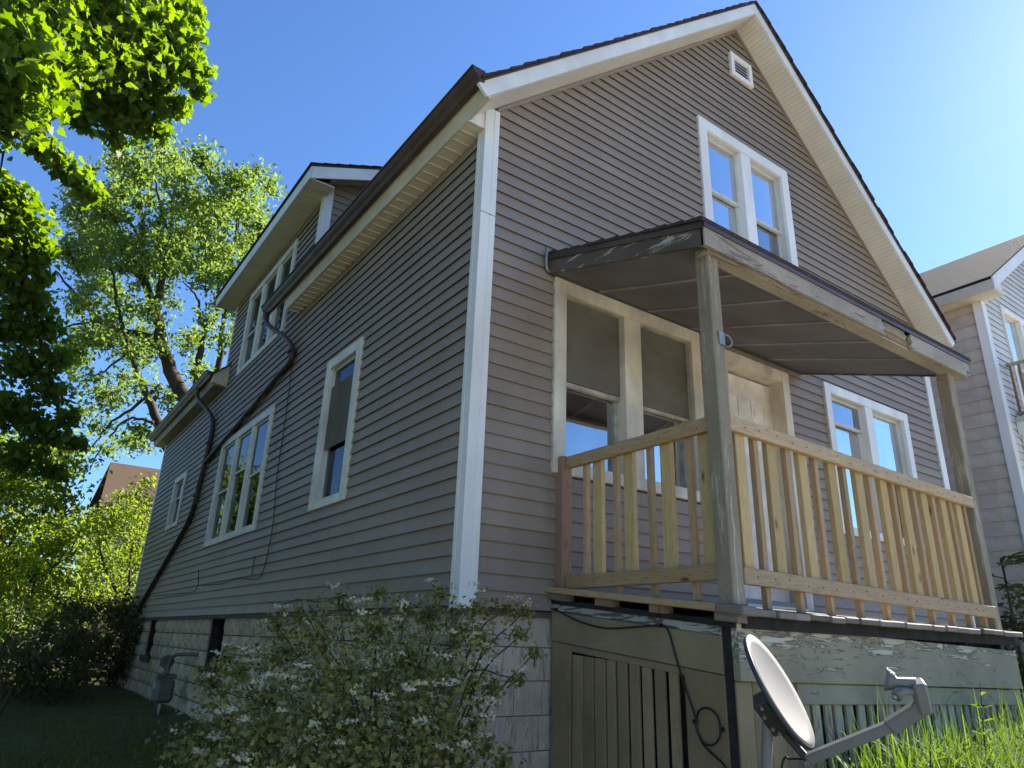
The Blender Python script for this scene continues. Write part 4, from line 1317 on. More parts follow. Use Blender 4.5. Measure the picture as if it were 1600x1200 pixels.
MB().tube([tuple(bc + ax_a * 0.06), tuple((bc + a0) / 2 + ax_a * 0.05), tuple(a0)], 0.016, 8).build('arm_bracket', M['dishd'], DISH)
mb = MB()
ad = (a1 - a0).normalized(); au = (Uv - ad * Uv.dot(ad)).normalized(); aw = ad.cross(au)
obox(mb, (a0 + a1) / 2, ad * ((a1 - a0).length / 2), au * 0.020, aw * 0.018)
arm = mb.build('arm', M['lnb'], DISH, bevel=0.004)
mb = MB()
q = (a1 + a2) / 2
ad2 = (a2 - a1).normalized(); au2 = (Uv - ad2 * Uv.dot(ad2)).normalized(); aw2 = ad2.cross(au2)
obox(mb, q, ad2 * ((a2 - a1).length / 2 + 0.012), au2 * 0.027, aw2 * 0.026)
mb.build('arm_tip', M['lnb'], DISH, bevel=0.006)
# LNB head: upright block, two feed horns pointing at the dish
l0 = Vector(at(1445, 1112, 2.63)); l1 = Vector(at(1433, 1064, 2.63)); l2 = Vector(at(1420, 1062, 2.64))
ud = (l1 - l0).normalized(); uh = vd; uw = ud.cross(uh).normalized(); uh = uw.cross(ud)
mb = MB(); obox(mb, (l0 + l1) / 2, ud * ((l1 - l0).length / 2), uw * 0.024, uh * 0.032)
head = mb.build('receiver_head', M['lnb'], DISH, bevel=0.008)
h0 = Vector(at(1432, 1067, 2.63)); h1 = Vector(at(1402, 1066, 2.66)); h2 = Vector(at(1383, 1061, 2.68))
MB().tube([tuple(h0), tuple(h1), tuple(h1.lerp(h2, 0.4)), tuple(h2)], [0.019, 0.018, 0.034, 0.042], 18).build('feed_horn', M['lnb'], DISH, smooth=True)
for k in range(4):
    p = h1.lerp(h2, 0.25 + 0.2 * k); q = h1.lerp(h2, 0.32 + 0.2 * k)
    MB().tube([tuple(p), tuple(q)], 0.032 + 0.0042 * k, 18).build('horn_rib', M['lnb'], head)
g0 = Vector(at(1436, 1080, 2.63)); g1 = Vector(at(1412, 1080, 2.62)); g2 = Vector(at(1400, 1088, 2.61))
MB().tube([tuple(g0), tuple(g1), tuple(g2)], [0.015, 0.015, 0.021], 12).build('feed_horn', M['lnb'], DISH, smooth=True)
MB().tube([tuple(g2), tuple(g2 + (g2 - g1) * 0.35)], [0.012, 0.009], 10).build('connector', M['galv'], DISH, smooth=True)
lc = smooth_path([tuple(a0), tuple(Vector(at(1235, 1186, 2.86))), tuple(Vector(at(1222, 1196, 2.88))), tuple(Vector((bc.x - 0.08, bc.y, bc.z - 0.5)))], 5)
MB().tube(lc, 0.005, 6).build('lead', M['cable'], DISH, smooth=True)

# ------------------------------------------------------------------ neighbouring house on the right
NB = thing('neighbour_house', 'taller neighbouring house with taupe shingled side and pale sided front', 'house', (12.3, 5.0, -1.1))
NX, NY, NE = 9.3, 0.05, 5.15
NR, NRZ = 12.3, 7.43
nslope = (NRZ - 5.22) / (NR - 9.0)
sw2 = MB().poly([(NX + 0.03, NY, -1.3), (NX + 0.03, 12, -1.3), (NX + 0.03, 12, NE), (NX + 0.03, NY, NE)]).build('side_wall', M['nshingle'], NB)
mes = [MB().hexa([(-0.028, 0, 0), (0, 0, 0), (0, 0.5992, 0), (-0.028, 0.5992, 0), (-0.012, 0, 0.215), (0, 0, 0.215), (0, 0.5992, 0.215), (-0.012, 0.5992, 0.215)]).mesh('wall_shingle')]
half = MB().hexa([(-0.028, 0, 0), (0, 0, 0), (0, 0.2992, 0), (-0.028, 0.2992, 0), (-0.012, 0, 0.215), (0, 0, 0.215), (0, 0.2992, 0.215), (-0.012, 0.2992, 0.215)]).mesh('wall_shingle')
for r in range(30):
    z = -1.0 + r * 0.205
    if z > NE - 0.1: break
    y = NY + 0.0
    if r % 2: link('wall_shingle', half, M['nshingle'], sw2, (NX + 0.028, y, z)); y += 0.30
    while y < NY + 4.2:
        link('wall_shingle', mes[0], M['nshingle'], sw2, (NX + 0.028, y, z + random.uniform(-0.004, 0.004))); y += 0.60
Mn = lambda u, d, z: (u, NY - d, z)
NWIN = (10.03, 11.6, 3.45, 5.25)
nfw = sheath('front_wall', Mn, NX + 0.06, 15.2, -1.3, 5.3, [op(*NWIN)], NB, d=0.0)
MB(Mn).poly([(9.42, 0, 5.3), (15.18, 0, 5.3), (NR, 0, NRZ - 0.05)]).build('gable_wall', M['sheath'], NB)
siding(nfw, Mn, lambda z: NX + 0.12 if z < NE + 0.08 else 9.0 + (z - 5.10) / nslope, lambda z: 15.2 if z < NE + 0.08 else 2 * NR - 9.0 - (z - 5.10) / nslope, -1.0, 7.3, [op(*NWIN)], M['nsid'], e=0.115, proud=0.02)
window(Mn, *NWIN, NB, n=2, mull=0.08, meet=0.45, tmat='white', trim=0.07, glass=[('glass_b', 'glass_b')] * 2)
MB().box((NX - 0.03, NY - 0.03, -1.2), (NX + 0.12, NY, NE)).build('corner_trim', M['white'], NB)
MB().box((NX - 0.03, NY, -1.2), (NX, NY + 0.10, NE)).build('corner_trim', M['white'], NB)
for s_ in (-1, 1):
    e_x = 9.0 if s_ < 0 else 15.6
    MB().hexa([(e_x, NY - 0.32, 5.22), (NR, NY - 0.32, NRZ), (NR, 12.2, NRZ), (e_x, 12.2, 5.22), (e_x, NY - 0.32, 5.30), (NR, NY - 0.32, NRZ + 0.08), (NR, 12.2, NRZ + 0.08), (e_x, 12.2, 5.30)]).build('roof_slope', M['roofgrey'], NB)
    MB().prism([(e_x, NY - 0.345, 5.08), (NR, NY - 0.345, NRZ - 0.14), (NR, NY - 0.345, NRZ + 0.06), (e_x, NY - 0.345, 5.28)], (0, 0.024, 0)).build('rake_fascia', M['white'], NB)
MB().box((8.98, NY - 0.34, 5.07), (9.02, 12.2, 5.24)).build('eave_fascia', M['eavef'], NB)
MB().box((9.02, NY - 0.32, 5.08), (9.30, 12.2, 5.10)).build('eave_soffit', M['soff_p'], NB)
MB().prism([(9.02, NY - 0.318, 5.09), (9.38, NY - 0.318, 5.09), (9.38, NY - 0.318, 5.36)], (0, 0.3, 0)).build('eave_return', M['soff_p'], NB)
# balcony
bal = MB().box((9.62, NY - 1.5, 3.14), (13.0, NY - 0.021, 3.23)).build('balcony_floor', M['eavef'], NB)
MB().box((9.735, NY - 1.45, 4.08), (9.775, NY - 0.02, 4.13)).build('balcony_rail', M['slat'], NB)
MB().box((9.735, NY - 1.45, 3.29), (9.775, NY - 0.02, 3.33)).build('balcony_rail', M['slat'], NB)
bme = MB().box((-0.016, -0.016, 3.23), (0.016, 0.016, 4.08)).mesh('balcony_baluster')
for k in range(12):
    link('balcony_baluster', bme, M['lum_p'], NB, (9.755, NY - 0.06 - k * 0.118, 0))
MB().box((9.70, NY - 0.12, -1.0), (9.82, NY - 0.02, 3.14)).build('porch_column', M['white'], NB)
MB().box((9.62, NY - 0.5, 2.95), (9.72, NY - 0.02, 3.14)).build('porch_beam', M['white'], NB)

# ------------------------------------------------------------------ brick house far behind
BK = thing('brick_house', 'red brown brick house with a brown roof behind the trees', 'house', (4.0, 30, -1.2))
MB().box((0.6, 27, -1.3), (8.0, 36, 3.8)).build('wall', M['brick'], BK)
MB().hexa([(0.15, 26.6, 3.5), (8.4, 26.6, 3.5), (8.4, 31.5, 6.6), (0.6, 31.5, 6.6), (0.15, 26.6, 3.65), (8.4, 26.6, 3.65), (8.4, 31.5, 6.75), (0.6, 31.5, 6.75)]).build('roof', M['brownroof'], BK)
MB().hexa([(0.6, 31.5, 6.6), (8.4, 31.5, 6.6), (8.4, 36.4, 3.5), (0.15, 36.4, 3.5), (0.6, 31.5, 6.75), (8.4, 31.5, 6.75), (8.4, 36.4, 3.65), (0.15, 36.4, 3.65)]).build('roof', M['brownroof'], BK)
wq = MB().box((2.2, 26.96, 1.4), (3.3, 27.0, 3.0)).build('window', M['white'], BK)
MB().box((2.28, 26.94, 1.48), (3.22, 26.955, 2.92)).build('pane', M['glass'], wq)

# ------------------------------------------------------------------ foliage tools
def leafmesh(name, pos, nrm, size, tmpl, spin=None, tip=None):
    """many leaves as one mesh; tmpl = (verts Nx3 in leaf space x=length y=width z=normal, faces)"""
    V, Fc = tmpl
    n = len(pos)
    nrm = nrm / np.maximum(1e-6, np.linalg.norm(nrm, axis=1, keepdims=True))
    ref = RNG.normal(size=(n, 3)) if tip is None else tip + 0.001 * RNG.normal(size=(n, 3))
    a = ref - nrm * np.sum(ref * nrm, axis=1, keepdims=True)
    a /= np.maximum(1e-6, np.linalg.norm(a, axis=1, keepdims=True))
    b = np.cross(nrm, a)
    size = np.asarray(size).reshape(-1, 1, 1)
    P = pos[:, None, :] + size * (V[None, :, 0:1] * a[:, None, :] + V[None, :, 1:2] * b[:, None, :] + V[None, :, 2:3] * nrm[:, None, :])
    k = len(V)
    nf = len(Fc)
    fl = len(Fc[0])
    idx = (np.array(Fc)[None, :, :] + (np.arange(n) * k)[:, None, None]).reshape(-1)
    me = bpy.data.meshes.new(name)
    me.vertices.add(n * k)
    me.vertices.foreach_set('co', P.reshape(-1))
    me.loops.add(len(idx))
    me.loops.foreach_set('vertex_index', idx.astype(np.int32))
    me.polygons.add(n * nf)
    me.polygons.foreach_set('loop_start', np.arange(0, n * nf * fl, fl, dtype=np.int32))
    me.update(calc_edges=True)
    return me


def T_maple():
    pts = [(0, 0), (0.10, 0.22), (-0.10, 0.46), (0.16, 0.40), (0.30, 0.60), (0.44, 0.36), (0.62, 0.34), (0.72, 0.16), (1.0, 0.0)]
    out = pts + [(x, -y) for x, y in pts[-2:0:-1]]
    V = [(0.35, 0, 0.02)] + [(x, y, 0.16 * abs(y) - 0.10 * x * x) for x, y in out]
    n = len(out)
    Fc = [(0, 1 + i, 1 + (i + 1) % n) for i in range(n)]
    return np.array(V) - np.array([0.0, 0, 0]), Fc


def T_oval(w=0.28, fold=0.10):
    V = np.array([(0, 0, 0), (0.45, w, fold), (1, 0, -0.08), (0.45, -w, fold)])
    return V, [(0, 1, 2), (0, 2, 3)]


def T_oval6(w=0.30, fold=0.10):
    V = np.array([(0, 0, 0), (0.3, w, fold), (0.7, w * 0.85, fold * 0.8), (1, 0, -0.10), (0.7, -w * 0.85, fold * 0.8), (0.3, -w, fold)])
    return V, [(0, 1, 2), (0, 2, 3), (0, 3, 4), (0, 4, 5)]


def T_flower():
    V, Fc = [], []
    for k in range(5):
        th = 2 * math.pi * k / 5
        c, s = math.cos(th), math.sin(th)
        b = len(V)
        V += [(0, 0, 0), (0.5 * c - 0.25 * s, 0.5 * s + 0.25 * c, 0.12), (0.85 * c, 0.85 * s, 0.2), (0.5 * c + 0.25 * s, 0.5 * s - 0.25 * c, 0.12)]
        Fc += [(b, b + 1, b + 2), (b, b + 2, b + 3)]
    return np.array(V), Fc


def clump_points(c, r, n, flat=0.7, shell=0.55):
    d = RNG.normal(size=(n, 3))
    d /= np.linalg.norm(d, axis=1, keepdims=True)
    rad = r * (shell + (1 - shell) * RNG.random((n, 1))) * np.cbrt(RNG.random((n, 1)) * 0.6 + 0.4)
    p = d * rad
    p[:, 2] *= flat
    return np.asarray(c) + p, d


def limb_mesh(mb, pts, r0, r1, seg=7, wob=0.0):
    P = smooth_path(pts, 5)
    n = len(P)
    R = [r0 + (r1 - r0) * (i / (n - 1)) ** 0.8 for i in range(n)]
    if wob:
        P = [tuple(np.array(p) + RNG.normal(size=3) * wob * 0.3) if 0 < i < n - 1 else p for i, p in enumerate(P)]
    mb.tube(P, R, seg)
    return P


def limb_obj(parent, pts, r0, r1, seg=7, wob=0.0, name='branch', mat='bark'):
    mb = MB()
    limb_mesh(mb, pts, r0, r1, seg, wob)
    return mb.build(name, M[mat], parent, smooth=True)


def twigs(mb, start, ends, r0, r1, droop=0.1):
    s = np.array(start)
    for e in ends:
        e = np.array(e)
        m = (s + e) / 2 + RNG.normal(size=3) * 0.08 * np.linalg.norm(e - s) + np.array([0, 0, droop * np.linalg.norm(e - s)])
        mb.tube([tuple(s), tuple(m), tuple(e)], [r0, (r0 + r1) / 2, r1], 5)


# ------------------------------------------------------------------ near maple, its crown hanging in from the left
MP = thing('maple_tree', 'bright green maple whose boughs hang in from the upper left', 'tree', (-6.6, 7.0, -1.35))
tb = MB()
trunk = limb_mesh(tb, [(-6.6, 7.0, -1.45), (-6.55, 7.0, 0.5), (-6.4, 6.9, 2.2), (-6.2, 6.9, 3.6)], 0.24, 0.17, 12)
tb.build('trunk', M['bark'], MP, smooth=True)
tl_ = [  # px, py, depth, radius, weight
    (20, 25, 5.6, .50, 1), (75, 15, 5.9, .50, 1), (135, 25, 6.2, .50, 1), (195, 20, 6.4, .45, 1), (245, 30, 6.7, .40, 1), (282, 60, 6.9, .28, 1),
    (300, 105, 7.0, .24, 1), (312, 140, 7.0, .16, .9), (265, 100, 6.9, .32, 1), (215, 85, 6.6, .45, 1), (150, 90, 6.3, .48, 1), (90, 80, 5.9, .48, 1), (30, 95, 5.5, .45, 1),
    (180, 140, 6.8, .40, 1), (235, 150, 7.0, .34, 1), (272, 165, 7.1, .20, .9), (205, 185, 7.1, .30, 1), (240, 200, 7.2, .20, .8), (150, 170, 6.9, .30, .9), (120, 140, 6.5, .35, 1),
    (60, 140, 5.9, .34, .8), (25, 165, 5.7, .34, .9), (15, 195, 5.7, .26, .7), (180, 215, 7.2, .18, .8), (125, 190, 6.9, .2, .8), (288, 12, 6.9, .26, 1),
    # hanging spray
    (55, 218, 6.4, .16, .8), (78, 238, 6.4, .20, .9), (103, 262, 6.4, .20, 1), (126, 285, 6.4, .17, 1), (145, 305, 6.4, .12, .9),
    # left column
    (12, 300, 7.2, .30, 1), (35, 335, 7.3, .34, 1), (20, 385, 7.4, .40, 1), (55, 385, 7.5, .26, 1), (62, 420, 7.5, .20, .8), (20, 440, 7.6, .38, 1), (50, 470, 7.8, .30, .9),
    (70, 510, 8.0, .28, .9), (20, 510, 7.9, .42, 1), (85, 560, 8.2, .24, .8), (40, 570, 8.2, .42, 1), (80, 610, 8.4, .30, .8), (20, 640, 8.4, .45, 1), (105, 650, 8.6, .24, .7),
    (70, 675, 8.6, .36, .9), (118, 690, 8.8, .20, .7), (30, 715, 8.8, .42, .9), (85, 735, 9.0, .26, .6),
    # outside the frame
    (-60, 40, 5.6, .6, .8), (-70, 160, 5.8, .6, .8), (-60, 330, 7.0, .6, .8), (-80, 470, 7.6, .7, .8), (-80, 620, 8.2, .7, .8), (-200, 100, 6.5, .9, .7), (-220, 380, 7.5, .9, .7), (80, -80, 6.0, .7, .8), (220, -70, 6.8, .6, .8), (-60, -90, 6.0, .9, .7),
]
pos, nr_ = [], []
lb = MB()
hub = [np.array((-6.2, 6.9, 3.6)), np.array((-4.9, 5.2, 4.6)), np.array((-3.9, 4.0, 5.0))]
limb_obj(MP, [hub[0], (-5.5, 6.0, 4.3), hub[1], (-4.3, 4.4, 4.9), hub[2], tuple(at(60, 70, 6.1)), tuple(at(170, 100, 6.6)), tuple(at(290, 110, 7.0))], 0.11, 0.012)
limb_obj(MP, [(-6.4, 6.9, 2.6), (-5.0, 6.0, 3.0), tuple(at(-70, 330, 7.2)), tuple(at(20, 400, 7.4)), tuple(at(60, 520, 8.0)), tuple(at(90, 640, 8.5))], 0.09, 0.012)
limb_obj(MP, [tuple(at(-60, 130, 6.2)), tuple(at(0, 190, 6.4)), tuple(at(14, 203, 6.4)), tuple(at(50, 228, 6.4)), tuple(at(95, 256, 6.4)), tuple(at(140, 300, 6.4))], 0.035, 0.008)
limb_obj(MP, [tuple(at(14, 203, 6.4)), tuple(at(6, 235, 6.5)), tuple(at(0, 270, 6.6))], 0.014, 0.007)
for (px, py, d, r, wt) in tl_:
    c = at(px, py, d)
    n = int(2900 * r * r * wt) + 18
    # sprays: flattened layers
    p, dd = clump_points(c, r, n, 0.75, 0.15)
    pos.append(p)
    nn = RNG.normal(size=(n, 3)) * 0.5 + np.array([0.45, 0.25, 0.7])
    nr_.append(nn)
    ends = p[RNG.integers(0, n, max(2, n // 26))]
    twigs(lb, c + np.array([-0.15 * r, 0.1, -0.1 * r]), ends, 0.006, 0.002, 0.05)
lb.build('twigs', M['bark'], MP, smooth=True)['kind'] = 'stuff'
MAPLE_N = sum(len(q) for q in pos)
for _ in range(165):            # unseen crown added on the left to dim sky fill on the side wall
    c = np.array([random.uniform(-9.5, -3.4), random.uniform(-2.5, 12.0), 0.0])
    rr_ = ((c[0] + 6.5) / 3.6) ** 2 + ((c[1] - 5.0) / 7.5) ** 2
    c[2] = random.uniform(0.2, 4.0 + 5.0 * max(0.05, 1 - rr_))
    r = random.uniform(0.6, 1.1)
    n = int(210 * r * r)
    p, dd = clump_points(c, r, n, 0.8, 0.2)
    q = p - CAM
    dq = q @ FW
    outside = (dq < 0.3) | (800 + FPX * (q @ RT) / np.maximum(dq, 0.3) < -40)
    pos.append(p[outside]); nr_.append((RNG.normal(size=(n, 3)) * 0.55 + np.array([0.35, -0.25, 0.75]))[outside])
pos = np.concatenate(pos); nr_ = np.concatenate(nr_)
sz = RNG.uniform(0.055, 0.100, len(pos))
big = np.zeros(len(pos), bool)
big[int(MAPLE_N):] = True
sz[big] *= 2.0
# the largest leaves nearest the lens are leaves of their own
dep = (pos - CAM) @ FW
pxx = 800 + FPX * ((pos - CAM) @ RT) / dep
pyy = 600 - FPX * ((pos - CAM) @ UP) / dep
vis = (pxx > -5) & (pxx < 420) & (pyy > -5)
order = np.argsort(np.where(vis, dep, 99))[:170]
keep = np.ones(len(pos), bool); keep[order] = False
TM = T_maple()
down = np.tile(np.array([[0.15, -0.1, -0.85]]), (len(pos), 1)) + RNG.normal(size=(len(pos), 3)) * 0.55
crown = link('crown', leafmesh('crown', pos[keep], nr_[keep], sz[keep], TM, tip=down[keep]), M['maple'], MP)
crown['kind'] = 'stuff'
lm = leafmesh('leaf', np.zeros((1, 3)), np.array([[0, 0, 1.0]]), [1.0], TM, tip=np.array([[1.0, 0, 0]]))
def leaf_obj(p, nv, tip, s, me, mat, parent):
    nv = Vector(nv).normalized()
    a = Vector(tip); a = (a - nv * a.dot(nv)).normalized()
    b = nv.cross(a)
    o = link('leaf', me, mat, parent, p)
    o.rotation_euler = Matrix((a, b, nv)).transposed().to_euler()
    o.scale = (s, s, s)
for i in order: leaf_obj(pos[i], nr_[i], down[i], sz[i] * 1.45, lm, M['maple'], MP)

# ------------------------------------------------------------------ tall airy tree behind the house
AT = thing('box_elder_tree', 'tall airy tree with dark forking limbs behind the rear roof', 'tree', (1.6, 17.2, -1.2))
D0 = 18.2
tb = MB()
base = (1.75, 17.6, -1.3)
mainp = [base, tuple(at(318, 780, 18.6)), tuple(at(302, 665, 18.4)), tuple(at(287, 623, D0)), tuple(at(263, 570, D0)), tuple(at(252, 530, D0)), tuple(at(245, 490, D0)), tuple(at(230, 450, D0)), tuple(at(223, 400, D0)), tuple(at(223, 350, D0)), tuple(at(215, 300, D0))]
limb_mesh(tb, mainp, 0.30, 0.035, 10, 0.05)
tb.build('trunk', M['bark'], AT, smooth=True)
lb = MB()
limbs = [
    ([(252, 530), (200, 520), (160, 502), (133, 477), (110, 450), (87, 423)], D0, 0.12, 0.02),
    ([(160, 502), (120, 506), (95, 514)], D0, 0.05, 0.015),
    ([(245, 480), (252, 440), (257, 410), (267, 370), (270, 310), (288, 255)], D0, 0.11, 0.02),
    ([(245, 490), (215, 430), (180, 420), (140, 400), (95, 380)], D0 + .5, 0.07, 0.015),
    ([(318, 790), (262, 700), (247, 660), (233, 627), (217, 590), (203, 547), (190, 500), (180, 450), (170, 400)], D0 - .8, 0.16, 0.02),
    ([(312, 760), (306, 660), (307, 603), (310, 567), (320, 517), (337, 493), (345, 440), (365, 380), (372, 330)], D0 + 1.0, 0.16, 0.02),
    ([(320, 517), (312, 495), (310, 470), (298, 452), (285, 440)], D0 + 1, 0.06, 0.015),
    ([(325, 650), (343, 563), (348, 510), (360, 433), (367, 383), (380, 300)], D0 + 1.6, 0.11, 0.015),
    ([(257, 410), (300, 380), (330, 350), (360, 320), (400, 300)], D0 + .2, 0.06, 0.012),
    ([(223, 380), (200, 340), (190, 290), (200, 250)], D0, 0.05, 0.012),
    ([(267, 370), (250, 320), (240, 270), (235, 240)], D0 - .5, 0.05, 0.012),
    ([(252, 600), (205, 640), (175, 660), (150, 690), (125, 720)], D0 - 1.5, 0.05, 0.012),
    ([(240, 660), (200, 655), (165, 690), (140, 735)], D0 - 2, 0.04, 0.012),
    ([(203, 547), (170, 575), (140, 590)], D0 - 1, 0.04, 0.012),
]
for (pp, d, r0, r1) in limbs:
    limb_obj(AT, [tuple(at(a, b, d + 0.25 * math.sin(a * 0.05))) for a, b in pp], r0, r1, 7, 0.05)
cl = []
def inside(px, py):
    e1 = ((px - 250) / 165) ** 2 + ((py - 390) / 175) ** 2
    e2 = ((px - 200) / 120) ** 2 + ((py - 560) / 150) ** 2
    e3 = ((px - 352) / 100) ** 2 + ((py - 395) / 150) ** 2
    return e1 < 1 or e2 < 1 or e3 < 1
while len(cl) < 250:
    px, py = random.uniform(70, 445), random.uniform(205, 720)
    if not inside(px, py): continue
    dens = 1.0 if py < 420 else 0.55
    if random.random() > dens: continue
    cl.append((px, py, D0 + random.uniform(-2.2, 2.8)))
pos, nr_ = [], []
for (px, py, d) in cl:
    c = at(px, py, d)
    r = random.uniform(0.35, 0.75)
    n = int(random.uniform(80, 150) * (r / 0.5) ** 1.5)
    p, dd = clump_points(c, r, n, 0.8, 0.1)
    pos.append(p); nr_.append(RNG.normal(size=(n, 3)) * 0.7 + np.array([0.45, 0.2, 0.6]))
    ends = p[RNG.integers(0, n, 5)]
    twigs(lb, c + np.array([0, 0, -0.4 * r]), ends, 0.010, 0.003, 0.0)
lb.build('twigs', M['bark'], AT, smooth=True)['kind'] = 'stuff'
pos = np.concatenate(pos); nr_ = np.concatenate(nr_)
tip = RNG.normal(size=pos.shape) + np.array([0, 0, -0.8])
cr = link('crown', leafmesh('crown', pos, nr_, RNG.uniform(0.09, 0.17, len(pos)), T_oval(0.27), tip=tip), M['airy'], AT)
cr['kind'] = 'stuff'


def clump_tree(name, label, cat, base, trunk_pts, clumps, mat, leaf=(0.08, 0.14), tm=None, dens=260, r0=0.1, up=(0.35, -0.2, 0.7), group=None, spread=0.6, shell=0.1):
    root = thing(name, label, cat, base, group)
    tb = MB()
    for i, tp in enumerate(trunk_pts):
        limb_obj(root, tp, r0, r0 * 0.25, 8, 0.02, ('branch' if i else 'trunk') if cat == 'tree' else 'stem', 'bark' if cat == 'tree' else 'twig')
    pos, nr = [], []
    for (c, r) in clumps:
        n = max(12, int(dens * r * r))
        p, dd = clump_points(c, r, n, 0.8, shell)
        pos.append(p); nr.append(RNG.normal(size=(n, 3)) * spread + np.array(up))
        twigs(tb, np.array(c) - np.array([0, 0, 0.5 * r]), p[RNG.integers(0, n, 4)], r0 * 0.12, r0 * 0.04, 0.0)
    tb.build('twigs', M['twig'], root, smooth=True)['kind'] = 'stuff'
    pos = np.concatenate(pos); nr = np.concatenate(nr)
    tip = RNG.normal(size=pos.shape) + np.array([0, 0, -0.7])
    o = link('crown' if cat == 'tree' else 'foliage', leafmesh(name + '_leaves', pos, nr, RNG.uniform(leaf[0], leaf[1], len(pos)), tm or T_oval(0.3), tip=tip), M[mat], root)
    o['kind'] = 'stuff'
    return root


def blobs(pts, jit=0.0):
    return [(at(px, py, d + random.uniform(-jit, jit)), r) for (px, py, d, r) in pts]


# sunlit tree at the far left, below the maple
far_c = [(random.uniform(-60, 120), random.uniform(690, 930), random.uniform(13, 16), random.uniform(0.4, 0.8)) for _ in range(130)]
far_c = [q for q in far_c if q[0] < 135 - max(0, (q[1] - 800)) * 0.25]
clump_tree('street_tree', 'sunlit leafy tree at the far left below the maple', 'tree', (-4.6, 12.0, -1.3),
           [[(-4.6, 12, -1.4), (-4.5, 11.9, 0.6), (-4.1, 11.6, 2.2), (-3.4, 11.2, 3.2)], [(-4.45, 11.9, 1.2), (-4.3, 12, 2.5), (-3.8, 11.8, 3.6)]],
           blobs(far_c), 'lime', (0.08, 0.14), None, 300, 0.10)
tl2 = [(random.uniform(-260, 110), random.uniform(860, 985), random.uniform(24, 34), random.uniform(0.9, 1.6)) for _ in range(60)]
clump_tree('background_trees', 'far green trees closing the yard behind on the left', 'tree', (-5.0, 30, -1.2), [[(-5, 30, -1.4), (-4.9, 30, 1.0), (-4.5, 30, 3.0)]], blobs(tl2), 'airy', (0.16, 0.28), None, 75, 0.12)['kind'] = 'stuff'
hg = [(random.uniform(-60, 105), random.uniform(890, 1000), random.uniform(15, 19), random.uniform(0.4, 0.75)) for _ in range(60)]
clump_tree('shrub', 'sunlit green shrub closing the gap at the far left edge', 'shrub', (-1.9, 13.5, -1.3), [[(-1.9, 13.5, -1.4), (-1.9, 13.5, -0.6), (-1.8, 13.4, 0.2)]], blobs(hg), 'lime', (0.08, 0.14), None, 260, 0.04)
# lime sapling by the rear corner
sap = [(random.uniform(120, 262), random.uniform(770, 960), random.uniform(15.5, 18.5), random.uniform(0.3, 0.6)) for _ in range(110)]
sap += [(random.uniform(150, 255), random.uniform(745, 830), random.uniform(15.5, 18), random.uniform(0.22, 0.4)) for _ in range(26)]
sap = [q for q in sap if q[1] > 740 + max(0, (215 - q[0])) * 0.9]
clump_tree('sapling', 'yellow green sapling growing beyond the rear corner of the house', 'tree', (0.4, 15.6, -1.25),
           [[(0.4, 15.6, -1.4), (0.3, 15.5, 0.4), (0.1, 15.2, 1.6), (0.3, 15.0, 2.6)], [(0.3, 15.5, 0.2), (-0.4, 15.3, 1.2), (-0.7, 15.0, 1.9)]],
           blobs(sap), 'lime', (0.07, 0.13), None, 320, 0.05)
mid = [(random.uniform(85, 215), random.uniform(800, 960), random.uniform(19, 23), random.uniform(0.4, 0.8)) for _ in range(70)]
clump_tree('shrub', 'grey green shrub far behind the sapling', 'shrub', (-1.0, 20, -1.2), [[(-1.0, 20, -1.3), (-0.9, 20, 0.5), (-0.6, 20, 2.0)]], blobs(mid), 'airy', (0.10, 0.18), None, 130, 0.06)
# shaded shrubs along the side yard
s1 = [(random.uniform(105, 238), random.uniform(935, 1062), random.uniform(12.6, 14.5), random.uniform(0.25, 0.5)) for _ in range(120)]
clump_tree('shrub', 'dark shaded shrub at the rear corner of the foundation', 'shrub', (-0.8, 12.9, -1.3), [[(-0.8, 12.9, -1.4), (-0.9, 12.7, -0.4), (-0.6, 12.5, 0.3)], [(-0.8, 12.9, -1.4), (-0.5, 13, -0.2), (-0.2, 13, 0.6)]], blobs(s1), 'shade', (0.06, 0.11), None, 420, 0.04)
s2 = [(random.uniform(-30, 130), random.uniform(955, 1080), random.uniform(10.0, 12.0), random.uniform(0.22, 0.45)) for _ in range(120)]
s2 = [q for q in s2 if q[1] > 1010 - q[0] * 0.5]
clump_tree('shrub', 'low dark shrub at the left edge of the side yard', 'shrub', (-2.0, 7.8, -1.35), [[(-2.0, 7.8, -1.4), (-2.02, 7.75, -1.1), (-1.95, 7.7, -0.9)], [(-1.95, 7.8, -1.4), (-1.9, 7.85, -1.2), (-1.85, 7.9, -1.0)]], blobs(s2), 'shade', (0.05, 0.10), None, 480, 0.03)

